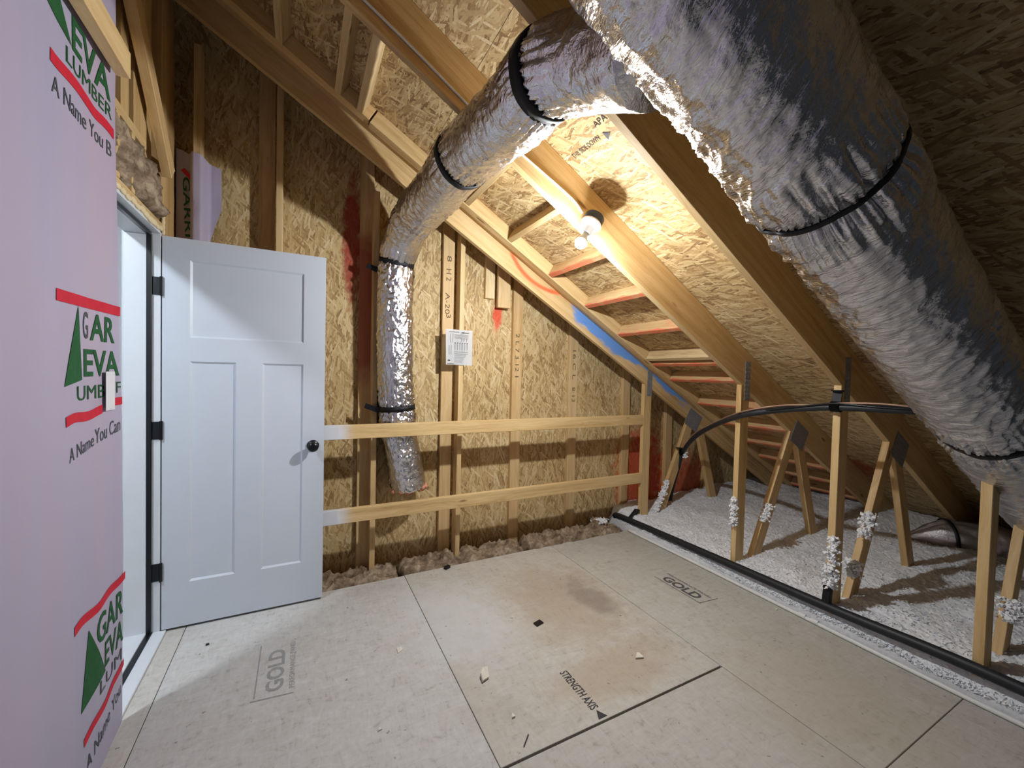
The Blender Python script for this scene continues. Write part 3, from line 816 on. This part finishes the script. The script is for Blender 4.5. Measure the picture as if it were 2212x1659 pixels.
for k, (ya, yb, lo, tint, x0, x1) in enumerate(((2.679, 2.741, 3.095, (0.92,0.84,0.74), -1.3, 5.0), (2.612, 2.678, 3.075, (1.05,1.0,0.9), 0.35, 5.0), (2.612, 2.678, 3.085, (1.08,1.0,0.88), -1.3, 0.345))):
    h = (DK-lo)*cs
    c0 = Vector((x0, (ya+yb)/2, on_slope(lo, x0))) + NRM*(h/2); c1 = Vector((x1, (ya+yb)/2, on_slope(lo, x1))) + NRM*(h/2)
    lumber('nailer', c0, c1, h-0.001, yb-ya, NRM, M_WOOD, t1, tint)
t2 = truss(1.778, 'second truss carrying the bare light bulb under its chord', 2.700, 0.22, M_WOOD, (1.02,0.98,0.90), d1=((2.90,0.15),(3.36,1.0)), d2=((3.43,0.96),(3.75,0.12)))
t3 = truss(1.180, 'third truss whose post carries the strapped black line set', 2.675, 0.22, M_WOOD, (0.95,0.89,0.79), d1=((2.88,0.17),(3.33,1.0)), d2=((3.40,0.95),(3.74,0.12)))
t4 = truss(0.607, 'nearest truss with its post standing beneath the large foil duct', 2.690, 0.22, M_WOOD, (0.95,0.89,0.78), d1=((2.94,0.15),(3.36,1.0)), d2=((3.43,0.96),(3.75,0.12)))

# guard rails between the door and the first post
for z0, lab in ((0.951, 'upper pine guard rail running from the door to the first truss post'), (0.418, 'lower pine guard rail running from the door to the first truss post')):
    zc = z0 + 0.0445
    o = lumber('guard_rail', (-0.03, 2.762, zc), (2.768, 2.762, zc), 0.089, 0.036, (0,0,1), M_WOOD_WHITE, None, (1.06,1.02,0.92))
    tag(o, lab, 'rail', 'guard rails')

# ------------------------------------------------------------------ lamp on the second truss
axis = -NRM
base_p = Vector((1.356, 1.724, 2.215))
ML = basis(base_p, Vector((0,1,0)).cross(axis), (0,1,0))
lampb = root('light_fixture', base_p, 'bare glowing bulb in a white porcelain lampholder under the second truss', 'lamp')
obj('junction_box', finish(lathe_bm([(0,0.0),(0.050,0.0),(0.052,0.004),(0.052,0.040),(0.050,0.044),(0,0.044)], 32), 'junction_box', M_BOX, True), lampb, ML)
holder = obj('lampholder', finish(lathe_bm([(0,0.045),(0.055,0.045),(0.056,0.054),(0.050,0.058),(0.036,0.060),(0.030,0.064),(0.024,0.078),(0.023,0.106),(0.019,0.110),(0,0.110)], 32), 'lampholder', M_CERAMIC, True), lampb, ML)
obj('bulb_base', finish(lathe_bm([(0,0.111),(0.0135,0.111),(0.0145,0.122),(0.019,0.136),(0.0275,0.158),(0.0297,0.1645),(0,0.1645)], 24), 'bulb_base', plain('bulb_neck', (206,208,212), 0.4), True), lampb, ML)
pf = [(0.0298,0.1648)]
for k in range(1, 15):
    a = math.pi*0.57*(1 - k/14); pf.append((max(0, 0.0305*math.sin(a)), 0.172 + 0.0325*math.cos(a)))
pf[-1] = (0, pf[-1][1])
obj('bulb', finish(lathe_bm(pf, 28), 'bulb', M_BULB, True), lampb, ML)
for s in (-1, 1):
    obj('screw', finish(lathe_bm([(0,0.0585),(0.004,0.0585),(0.003,0.061),(0,0.0615)], 10), 'screw', M_STEEL), holder, ML @ Matrix.Translation((0.043*s, 0, 0)))
# white cable stapled along the second chord
def ch2(x, dn): # point on front face of truss-2 chord, dn = vertical distance above its underside
    return Vector((x, 1.773, on_slope(CB+dn, x)))
cable = tube('lamp_cable', [ch2(0.05,0.055), ch2(0.40,0.06), ch2(0.72,0.05), ch2(0.95,0.07), ch2(1.15,0.09), ch2(1.26,0.095), ch2(1.31,0.075)], 0.0055, M_WHITE_PIPE, None, 8, 0.03)
tag(cable, 'white electric cable stapled up the second truss chord to the bulb', 'cable')

# ------------------------------------------------------------------ foil ducts
def ridged(p): return 1 - abs(noise.noise(p))*2
def duct(name, pts, rfun, step, nseg, mat, wr, parent, pinch=(), sq=1.0, origin=None, spiral=0.0, elong=1.0, crinkle=None):
    path, total = resample(catmull(pts, 10), step)
    org = origin
    fr = frames(path)
    bm = bmesh.new(); rings = []; s = 0
    for i, p in enumerate(path):
        if i: s += (path[i]-path[i-1]).length
        t, n, b = fr[i]; ring = []
        r0 = rfun(s/total)
        for ps, pd, pw in pinch:
            r0 *= 1 - pd*math.exp(-((s-ps)/pw)**2)
        near = max([math.exp(-((s-ps)/0.12)**2) for ps, _, _ in pinch] + [0])
        for k in range(nseg):
            a = 2*math.pi*k/nseg
            dirv = n*math.cos(a) + b*math.sin(a)
            q = Vector((math.cos(a), math.sin(a), 0))
            c1 = Vector((q.x*1.2, q.y*1.2, s*2.6*elong))
            c2 = Vector((q.x*1.5, q.y*1.5, s*15.0*elong + math.sin(a+0.6)*spiral))
            c3 = Vector((q.x*3.0, q.y*3.0, s*42.0*elong + math.sin(a+0.6)*spiral*2.2))
            c4 = Vector((q.x*9.0, q.y*9.0, s*48.0))
            lw = Vector((q.x*9, q.y*9, s*2.2))       # lengthwise puckers next to straps
            amp = 0.35 + 0.9*max(0, noise.noise(Vector((q.x*1.1+7, q.y*1.1, s*2.1))) + 0.35)
            d = wr[0]*noise.noise(c1) + amp*(wr[1]*(ridged(c2)**2-0.4) + wr[2]*(ridged(c3)**2-0.4) + wr[2]*(0.5 if crinkle is None else crinkle(s))*noise.noise(c4)) + near*wr[3]*(ridged(lw)-0.5)
            ring.append(bm.verts.new(p + dirv*(r0 + d) - org))
        rings.append(ring)
    for i in range(len(rings)-1):
        for k in range(nseg):
            bm.faces.new((rings[i][k], rings[i][(k+1)%nseg], rings[i+1][(k+1)%nseg], rings[i+1][k]))
    bm.faces.new(rings[0]); bm.faces.new(rings[-1])
    RC = [[v.co.copy() for v in r] for r in rings]
    obj(name, finish(bm, name, mat, True), parent, Matrix.Translation(org))
    return path, fr, total, RC
def arc_at(path, q):
    q = Vector(q); i = min(range(len(path)), key=lambda k: (path[k]-q).length)
    return sum((path[k+1]-path[k]).length for k in range(i))
def band(name, path, fr, at, total, RC, w, parent, mat=M_STRAP, org=None):
    """strap round a duct, following its jacket"""
    st = total/(len(path)-1); i = max(3, min(len(path)-4, int(at/st))); m = max(1, int(round(w/2/st)))
    p = path[i]; t, n, b = fr[i]; ns = len(RC[0])
    rad = [max((RC[i+d][(k+e) % ns] - (path[i+d]-org)).length for d in range(-m, m+1) for e in (-1,0,1)) for k in range(ns)]
    rad = [sum(rad[(k+e) % ns] for e in range(-4,5))/9 + 0.0025 for k in range(ns)]
    bm = bmesh.new(); R4 = []
    for k in range(ns):
        a = 2*math.pi*k/ns; d = n*math.cos(a)+b*math.sin(a)
        R4.append([bm.verts.new(p + d*(rad[k]+e) + t*f - org) for e, f in ((-0.006,-w/2),(0.001,-w/2),(0.001,w/2),(-0.006,w/2))])
    for k in range(ns):
        A = R4[k]; B = R4[(k+1)%ns]
        for j in range(4): bm.faces.new((A[j], B[j], B[(j+1)%4], A[(j+1)%4]))
    return obj(name, finish(bm, name, mat, True), parent, Matrix.Translation(org))

# small branch: down the gable, up under the trusses to the large duct
bp = [(0.690,2.900,0.560),(0.660,2.895,0.740),(0.615,2.893,0.945),(0.590,2.893,1.140),(0.580,2.893,1.390),(0.572,2.893,1.705),(0.570,2.890,1.965),(0.578,2.862,2.170),
      (0.617,2.657,2.343),(0.666,2.295,2.394),(0.676,1.874,2.402),(0.691,1.539,2.376),(0.704,1.329,2.363),(0.710,1.180,2.370),(0.745,1.072,2.343),(0.776,0.955,2.303),(0.80,0.80,2.23)]
org = Vector(bp[0])
br = root('branch_duct', org, 'slim silver foil flexible duct dropping down the gable behind the rails', 'duct')
_bpath, _bt = resample(catmull(bp, 10), 0.011)
S4, S3, SC, S2, S1 = [arc_at(_bpath, q) for q in ((0.59,2.893,1.13), (0.575,2.87,2.13), (0.622,2.60,2.352), (0.676,1.86,2.402), (0.710,1.18,2.370))]
pth, frm, tot, RCb = duct('foil_jacket', bp, lambda u: 0.120 if u < 0.45 else 0.120+0.014*min(1,(u-0.45)/0.1), 0.010, 120, M_FOIL, (0.007, 0.007, 0.0045, 0.016), br,
                     pinch=((S4,0.04,0.03),(S3,0.12,0.035),(SC,0.07,0.03),(S2,0.06,0.03),(S1,0.06,0.03)), origin=org, spiral=0.5, crinkle=lambda q: 2.6 if q < S3 else 1.0)
for at, w in ((S4, 0.034), (S3, 0.030), (S2, 0.036), (S1, 0.046)):
    band('strap', pth, frm, at, tot, RCb, w, br, org=org)
tag(tube('hanger_wire', [(0.775,1.30,on_slope(DK,0.775)-0.002),(0.74,1.42,2.60),(0.70,1.56,2.515)], 0.003, M_BLACK, None, 6, 0.03), 'thin black wire holding the slim duct up to the roof deck', 'wire')
# torn pink fibre showing at its lower end
bm = bmesh.new()
for k in range(70):
    a = random.random()*6.28; r = 0.09+0.035*random.random()
    bmesh.ops.create_icosphere(bm, subdivisions=1, radius=0.012+0.012*random.random(), matrix=Matrix.Translation((math.cos(a)*r, math.sin(a)*r*0.8, -0.005+0.03*random.random())))
tag(obj('fibre_rim', finish(bm, 'fibre_rim', M_PINKBATT, True), br, Matrix.Translation((0.694,2.90,0.552))), kind='stuff')
# hanger straps tying the drop to the stud
for z, x0, nm in ((2.055, 0.40, 'strap_tail'), (1.115, 0.40, 'strap_tail')):
    lumber(nm, (x0-0.015, 2.905, z+0.035), (0.475, 2.875, z), 0.034, 0.004, (0,0,1), M_STRAP, br, None, 0)

# large trunk duct down the slope
tp = [(-0.35,0.60,2.72),(0.10,0.60,2.50),(0.50,0.602,2.305),(0.95,0.606,2.072),(1.52,0.613,1.784),(2.00,0.604,1.530),(2.45,0.585,1.275),(2.95,0.565,0.99),(3.35,0.555,0.76)]
orgT = Vector(tp[0])
tr = root('trunk_duct', orgT, 'large wrinkled foil duct running down the roof slope at upper right', 'duct')
pthT, frmT, totT, RCt = duct('foil_jacket', tp, lambda u: 0.174, 0.010, 170, M_FOIL_TRUNK, (0.010, 0.011, 0.0075, 0.026), tr,
                        pinch=((1.78,0.10,0.035),(3.20,0.08,0.035)), origin=orgT, spiral=1.6, elong=0.85)
for at, w in ((1.78, 0.014), (3.20, 0.030)):
    band('strap', pthT, frmT, at, totT, RCt, w, tr, org=orgT)
# taped seam along the trunk where the branch leaves it
sp = [pthT[i] + (frmT[i][1]*math.cos(a0) + frmT[i][2]*math.sin(a0))*0.184 for a0 in (-1.05,) for i in range(40, int(len(pthT)*0.47), 4)]
bm = tube_bm([p-orgT for p in sp], lambda i, s, a: 0.010+0.006*noise.noise((s*40, a*2, 0)), 8)
obj('seam_tape', finish(bm, 'seam_tape', M_FOIL, False), tr, Matrix.Translation(orgT))

# short insulated duct lying at the eave
ep = [(4.25,1.42,0.16),(4.38,1.26,0.21),(4.50,1.10,0.21),(4.58,0.86,0.20),(4.60,0.6,0.20),(4.60,0.30,0.20)]
orgE = Vector(ep[0])
er = root('eave_duct', orgE, 'grey jacketed duct end lying in the white insulation at far right', 'duct')
pE, fE, tE, RCe = duct('foil_jacket', ep, lambda u: 0.02+0.12*min(1, u/0.22), 0.02, 48, foil_material('dull_foil', 0.5, (12,12,12), 0.4, (0.55,0.53,0.53)), (0.018,0.016,0.008,0.03), er, origin=orgE, pinch=((0.27,0.05,0.03),))
band('strap', pE, fE, 0.27, tE, RCe, 0.022, er, org=orgE)

# ------------------------------------------------------------------ pipes and line set
bpipe = [(2.655,2.96,0.060),(2.662,2.85,0.080),(2.665,1.82,0.098),(2.660,1.19,0.110),(2.660,0.69,0.132),(2.66,0.2,0.13),(2.66,-0.4,0.13)]
tag(tube('foam_pipe', bpipe, 0.026, M_FOAM, None, 18, 0.04), 'black foam covered pipe along the floor edge in front of the posts', 'pipe')
wpipe = [(2.618,2.735,0.0115),(2.622,2.2,0.0112),(2.620,1.82,0.0112),(2.612,1.163,0.0112),(2.610,0.636,0.0112),(2.62,0.2,0.0112),(2.62,-0.4,0.0112)]
wp = root('drain_pipe', (2.632,2.735,0.0), 'thin white plastic pipe lying along the subfloor edge', 'pipe')
tube('pipe', wpipe, 0.0105, M_WHITE_PIPE, wp, 12, 0.04)
for y in (1.30, 1.235, 2.66):
    obj('coupling', finish(tube_bm([Vector((0,-0.018,0)), Vector((0,0.018,0))], 0.0145, 14), 'coupling', M_WHITE_PIPE), wp, Matrix.Translation((2.6145 if y < 2 else 2.619, y, 0.0148)))
# strap ties holding the black pipe to the posts
def tie(p0, p1, lab):
    t = root('pipe_tie', p0, lab, 'strap')
    lumber('strap', p0, p1, 0.040, 0.030, (0,1,0), M_STRAP, t, None, 0.004)
    obj('buckle', finish(lathe_bm([(0,-0.006),(0.024,-0.006),(0.026,0),(0.024,0.006),(0,0.006)], 16), 'buckle', M_BLACK, True), t, Matrix.Translation(p1))
tie((2.664,1.205,0.125), (2.668,1.20,0.215), 'black strap tying the foam pipe to the third truss post')
tie((2.668,2.775,0.085), (2.745,2.765,0.165), 'black strap tying the foam pipe to the first truss post')
ls = [(3.27,2.86,0.10),(3.262,2.82,0.30),(3.255,2.76,0.50),(3.262,2.715,0.672),(3.15,2.50,0.853),(2.95,2.17,1.006),(2.642,1.738,1.140),(2.640,1.498,1.199),(2.638,1.291,1.231),(2.636,1.177,1.243),(2.63,0.99,1.250),(2.66,0.83,1.252),(2.80,0.735,1.245),(3.05,0.70,1.20),(3.4,0.70,1.0)]
lr = root('line_set', (3.27,2.86,0.10), 'black insulated line set arching across the truss posts', 'line set')
tube('foam_sleeve', ls, 0.019, M_FOAM, lr, 16, 0.03)
tube('bare_wire', [(x-0.012, y, z+0.022+0.006*math.sin(i*2.1)) for i, (x, y, z) in enumerate(ls[3:])], 0.0055, M_COPPER, lr, 8, 0.03)
tube('bare_wire', [(x-0.022, y, z+0.014-0.008*math.sin(i*1.7)) for i, (x, y, z) in enumerate(ls[6:])], 0.005, M_BLACK, lr, 8, 0.03)
def hang(p, q, lab):
    t = root('line_hanger', p, lab, 'strap')
    lumber('strap', p, q, 0.046, 0.006, (0,1,0), M_STRAP, t, None, 0.001)
    ring = [Vector(p) + Vector((math.cos(a)*0.030, 0, math.sin(a)*0.030-0.022)) for a in [2*math.pi*k/20 for k in range(20)]]
    bm = bmesh.new(); V = [[bm.verts.new(v + Vector((0,dy,0)) - Vector(p)) for dy in (-0.022,0.022)] for v in ring]
    for k in range(20): bm.faces.new((V[k][0], V[(k+1)%20][0], V[(k+1)%20][1], V[k][1]))
    bmesh.ops.solidify(bm, geom=list(bm.faces), thickness=0.003)
    obj('loop', finish(bm, 'loop', M_STRAP, True), t, Matrix.Translation(p))
    obj('buckle', finish(lathe_bm([(0,-0.004),(0.030,-0.004),(0.030,0.004),(0,0.004)], 16), 'buckle', M_BLACK), t, Matrix.Translation(q))
hang((2.640,1.187,1.268), (2.652,1.187,1.335), 'black strap hanging the line set from the third truss post')
hang((3.262,2.712,0.690), (3.225,2.728,0.715), 'black strap fixing the line set to the first truss web')

# ------------------------------------------------------------------ insulation
def snow_h(x, y):
    a = max(0, min(1, (x-2.650)/0.055)); a = a*a*(3-2*a)
    b = max(0, min(1, (y-2.55)/0.4))
    base = 0.034 + 0.074*a + 0.012*max(0, min(1, (x-2.7)/0.2)) + 0.05*max(0, min(1, (x-3.2)/1.0)) + 0.03*b*a
    return base + 0.028*noise.noise((x*3.3, y*3.3, 0)) + 0.014*noise.noise((x*9, y*9, 4)) + 0.012*abs(noise.noise((x*26, y*26, 8))) + 0.006*noise.noise((x*60, y*60, 2))
bm = bmesh.new(); rows = []
NX, NYY = 190, 250
for i in range(NX+1):
    x = 2.6385 + 2.75*(max(0, i-1)/NX)**1.25; r = []
    for j in range(NYY+1):
        y = -0.7 + 3.72*j/NYY
        r.append(bm.verts.new((x, y, -0.03 if i == 0 else min(snow_h(x, y), on_slope(DK, x)-0.005))))
    rows.append(r)
for i in range(NX):
    for j in range(NYY): bm.faces.new((rows[i][j], rows[i+1][j], rows[i+1][j+1], rows[i][j+1]))
# loose flakes on the surface
rs = random.Random(3)
for k in range(22000):
    x = 2.645 + 1.7*rs.random()**1.6; y = -0.1 + 3.08*rs.random()
    if k % 5 == 0: x = 2.637 + 0.03*rs.random()
    z = snow_h(x, y); s = 0.003 + 0.007*rs.random()
    c = Vector((x, y, z + s*0.3))
    vs = [bm.verts.new(c + Vector((rs.uniform(-1,1), rs.uniform(-1,1), rs.uniform(-0.5,1.0)))*s) for _ in range(4)]
    for f in ((0,1,2),(0,2,3),(0,3,1),(1,3,2)): bm.faces.new([vs[q] for q in f])
me = finish(bm, 'blown_insulation', M_SNOW)
tag(obj('blown_insulation', me), 'fluffy white blown insulation filling the eave behind the posts', 'insulation', kind='stuff')
# tufts clinging to posts and webs
def tuft(p, n, sx, sz, lab, lean=(0,0,1)):
    bm = bmesh.new(); q = random.Random(int(p[0]*1000+p[2]*77+p[1]*13)); L = Vector(lean).normalized()
    for k in range(n*3):
        u = q.uniform(-0.5, 0.5)
        c = L*(u*sz) + Vector((q.gauss(0, sx*0.25), q.gauss(0, sx*0.35), 0)); r = 0.004+0.006*q.random()
        ret = bmesh.ops.create_icosphere(bm, subdivisions=1, radius=r, matrix=Matrix.Translation(c))
        for v in ret['verts']: v.co += Vector((q.uniform(-1,1), q.uniform(-1,1), q.uniform(-1,1)))*r*0.7
    o = obj('insulation_tuft', finish(bm, 'insulation_tuft', M_TUFT), None, Matrix.Translation(p))
    tag(o, lab, 'insulation', 'tufts of insulation on the posts', 'stuff')
tuft((2.695,1.795,0.50), 40, 0.03, 0.13, 'white tuft stuck on the second truss post')
tuft((2.695,1.795,0.395), 30, 0.035, 0.06, 'small white tuft low on the second truss post')
tuft((3.03,1.775,0.42), 50, 0.05, 0.13, 'white tuft stuck on the second truss web', (0.45,0,0.9))
tuft((2.668,1.185,0.44), 45, 0.035, 0.15, 'white tuft high on the third truss post')
tuft((2.660,1.185,0.285), 70, 0.045, 0.13, 'large white tuft above the pipe strap on the third post')
tuft((3.02,1.172,0.53), 60, 0.05, 0.16, 'white tuft stuck high on the third truss web', (0.45,0,0.9))
tuft((2.87,1.172,0.30), 40, 0.05, 0.09, 'white tuft low on the third truss web', (0.45,0,0.9))
tuft((3.02,2.735,0.26), 120, 0.035, 0.34, 'long white tuft lying along the first truss web', (0.45,0,0.9))
tuft((2.99,0.60,0.32), 40, 0.05, 0.10, 'white tuft on the nearest truss web', (0.4,0,0.9))
tuft((3.275,2.70,0.655), 22, 0.03, 0.05, 'tiny white tuft on the line set strap')

# brown batts along the gable
def batt(x0, x1, y0, y1, h, lab, seed):
    c = Vector((x0, y0, 0))
    me = lumpy('batt', 0, x1-x0, 0, y1-y0, lambda u, w: h*(0.75+0.25*math.sin(w*3.1)), M_BATT, int((x1-x0)/0.014), int((y1-y0)/0.014), amp=0.055, fr=10, seed=seed, base=-0.06, edge=0.02)
    tag(obj('insulation_batt', me, None, Matrix.Translation(c)), lab, 'insulation', 'brown batts along the gable')
batt(-0.35, 0.61, 2.765, 3.0, 0.000, 'brown insulation batt at the gable foot behind the door edge', 1.3)
batt(0.63, 1.60, 2.77, 3.0, 0.012, 'long brown insulation batt at the gable foot below the duct end', 8.1)
batt(1.62, 2.58, 2.745, 2.985, 0.030, 'flat brown insulation batt at the gable foot beside the white pipe end', 15.7)
tuft((2.45,2.93,0.06), 60, 0.10, 0.05, 'loose white clump at the corner beside the brown batt', (1,0,0))

# ------------------------------------------------------------------ paper on the brace
pap = root('notice_sheet', (1.06, 2.905, 1.45), 'white printed notice sheet pinned to a gable stud', 'paper')
Mp = basis((0.948, 2.9080, 1.444), (1,-0.02,-0.005), (0.09,0,1))
bm = bmesh.new(); W_, H_ = 0.203, 0.262; g = []
for i in range(9):
    r = []
    for j in range(11):
        x = W_*i/8; y = H_*j/10
        r.append(bm.verts.new((x - 0.02*(j/10)*(1 - i/8)*0.4, y, 0.012*((i/8-0.62)**2) + 0.010*max(0, j/10-0.8)*max(0, 0.4-i/8)*10)))
    g.append(r)
for i in range(8):
    for j in range(10): bm.faces.new((g[i][j], g[i+1][j], g[i+1][j+1], g[i][j+1]))
bmesh.ops.solidify(bm, geom=list(bm.faces), thickness=0.0004)
psheet = obj('paper', finish(bm, 'paper', M_PAPER), pap, Mp)
def pline(x, y, w, h, m=M_INK): rect_print('print_line', Mp @ Matrix.Translation((x, y, 0.0075)), w, h, m, psheet)
pline(0.02, 0.243, 0.075, 0.003); pline(0.118, 0.239, 0.02, 0.006, M_INKD); pline(0.14, 0.240, 0.035, 0.003)
for k in range(4): pline(0.06, 0.224-0.009*k, 0.11, 0.0016)
for k in range(6): pline(0.065+0.019*k, 0.112, 0.0022, 0.045); pline(0.062+0.019*k, 0.159, 0.008, 0.007)
for k in range(3): pline(0.115+0.02*k, 0.178, 0.0022, 0.022)
for k in range(2): pline(0.03+0.018*k, 0.165, 0.002, 0.065); pline(0.02+0.016*k, 0.075, 0.002, 0.07)
pline(0.06, 0.097, 0.11, 0.0018); pline(0.06, 0.083, 0.11, 0.0018)
for k in range(5): pline(0.065, 0.070-0.012*k, 0.09-0.008*k, 0.0014)
pline(0.012, 0.028, 0.018, 0.009, M_INKD); pline(0.008, 0.006, 0.055, 0.0028, M_INKD)

# ------------------------------------------------------------------ stamps on the subfloor
def floor_M(x, y, ang): return basis((x, y, 0.0009), (math.cos(ang), math.sin(ang), 0), (-math.sin(ang), math.cos(ang), 0))
text_obj('mill_stamp', 'GOLD', floor_M(2.215, 1.99, -math.pi/2), 0.075, 0.285, M_INK, floor, 0, 0.035)
text_obj('mill_stamp', 'PERFORMANCE PANEL', floor_M(2.305, 2.02, -math.pi/2), 0.022, 0.35, M_INK, floor)
rect_print('stamp_rule', floor_M(2.196, 2.03, -math.pi/2), 0.37, 0.005, M_INK, floor)
rect_print('stamp_rule', floor_M(2.200, 1.664, -0.10), 0.15, 0.005, M_INK, floor)
text_obj('mill_stamp', 'STRENGTH AXIS', floor_M(1.080, 1.545, -math.pi/2), 0.042, 0.235, M_INKD, floor, 0, 0.012)
prism('stamp_arrow', [(0,0.021),(0.042,0),(0.042,0.045)], floor_M(1.080, 1.302, -math.pi/2), 0.0003, M_INKD, floor)
M_INKF = plain('faded_ink', (160,160,160), 0.85, 0, 0.1, 0.1, 60)
text_obj('mill_stamp', 'GOLD', floor_M(-0.055, 1.985, math.pi/2), 0.070, 0.29, M_INKF, floor, 0, 0.025)
text_obj('mill_stamp', 'PERFORMANCE PANEL', floor_M(-0.012, 1.975, math.pi/2), 0.022, 0.34, M_INKF, floor)
rect_print('stamp_rule', floor_M(-0.176, 1.955, -0.10), 0.16, 0.006, M_INKF, floor)
rect_print('stamp_rule', floor_M(-0.160, 1.97, math.pi/2), 0.37, 0.005, M_INKF, floor)

# ------------------------------------------------------------------ litter on the floor
def chip(name, poly, x, y, ang, h, tilt, mat, lab, cat='scrap', z=0.0005):
    M = Matrix.Translation((x, y, z)) @ Matrix.Rotation(ang, 4, 'Z') @ Matrix.Rotation(tilt, 4, 'X')
    tag(prism(name, poly, M, h, mat), lab, cat, 'litter on the subfloor')
chip('drywall_scrap', [(-0.035,-0.01),(0.005,-0.02),(0.04,0.015),(0.02,0.028),(-0.01,0.018)], 0.755, 1.668, 0.6, 0.012, 0.35, M_GYPSUM, 'folded white drywall scrap lying near the left floor seam', z=0.008)
chip('drywall_scrap', [(-0.022,-0.012),(0.02,-0.014),(0.012,0.014),(0.0,0.018)], 1.497, 1.466, -0.3, 0.008, 0.12, M_GYPSUM, 'small white drywall chip near the dark cross seam', z=0.003)
chip('drywall_scrap', [(-0.008,-0.006),(0.008,-0.008),(0.006,0.010)], 0.772, 1.422, 0.2, 0.008, 0.1, M_GYPSUM, 'tiny white crumb near the bottom of the left seam', z=0.001)
chip('drywall_scrap', [(-0.025,-0.008),(0.01,-0.016),(0.022,0.004),(0.004,0.016)], 0.447, 2.02, 0.8, 0.003, 0.02, M_GYPSUM, 'thin pale flake on the left floor sheet')
chip('drywall_scrap', [(-0.008,-0.006),(0.008,-0.004),(0.0,0.009)], 0.283, 1.592, 0.1, 0.006, 0.05, M_GYPSUM, 'tiny pale crumb at the bottom of the left floor sheet')
chip('plastic_clip', [(-0.028,-0.016),(0.024,-0.018),(0.028,0.016),(-0.022,0.018)], 1.186, 1.910, 0.3, 0.006, 0.0, M_BLACK, 'flat square black plastic bit in the middle of the floor')
chip('foam_offcut', [(-0.022,-0.012),(0.022,-0.012),(0.022,0.012),(-0.022,0.012)], 0.930, 2.735, 0.5, 0.018, 0.0, M_BLACK, 'small black foam offcut beside the brown batts')
chip('metal_nail', [(-0.028,-0.002),(0.028,-0.0025),(0.03,0.002),(-0.026,0.002)], 0.768, 1.303, 0.75, 0.004, 0.0, M_INKD, 'dark nail lying near the bottom of the floor', 'nail')
chip('plastic_clip', [(-0.007,-0.006),(0.007,-0.006),(0.007,0.006),(-0.007,0.006)], -0.402, 2.464, 0.2, 0.005, 0.0, M_BLACK, 'tiny dark crumb on the floor near the door')
chip('drywall_scrap', [(-0.012,-0.008),(0.012,-0.006),(0.006,0.010)], 2.565, 1.42, 0.2, 0.004, 0.0, M_GYPSUM, 'pale flake beside the white pipe')
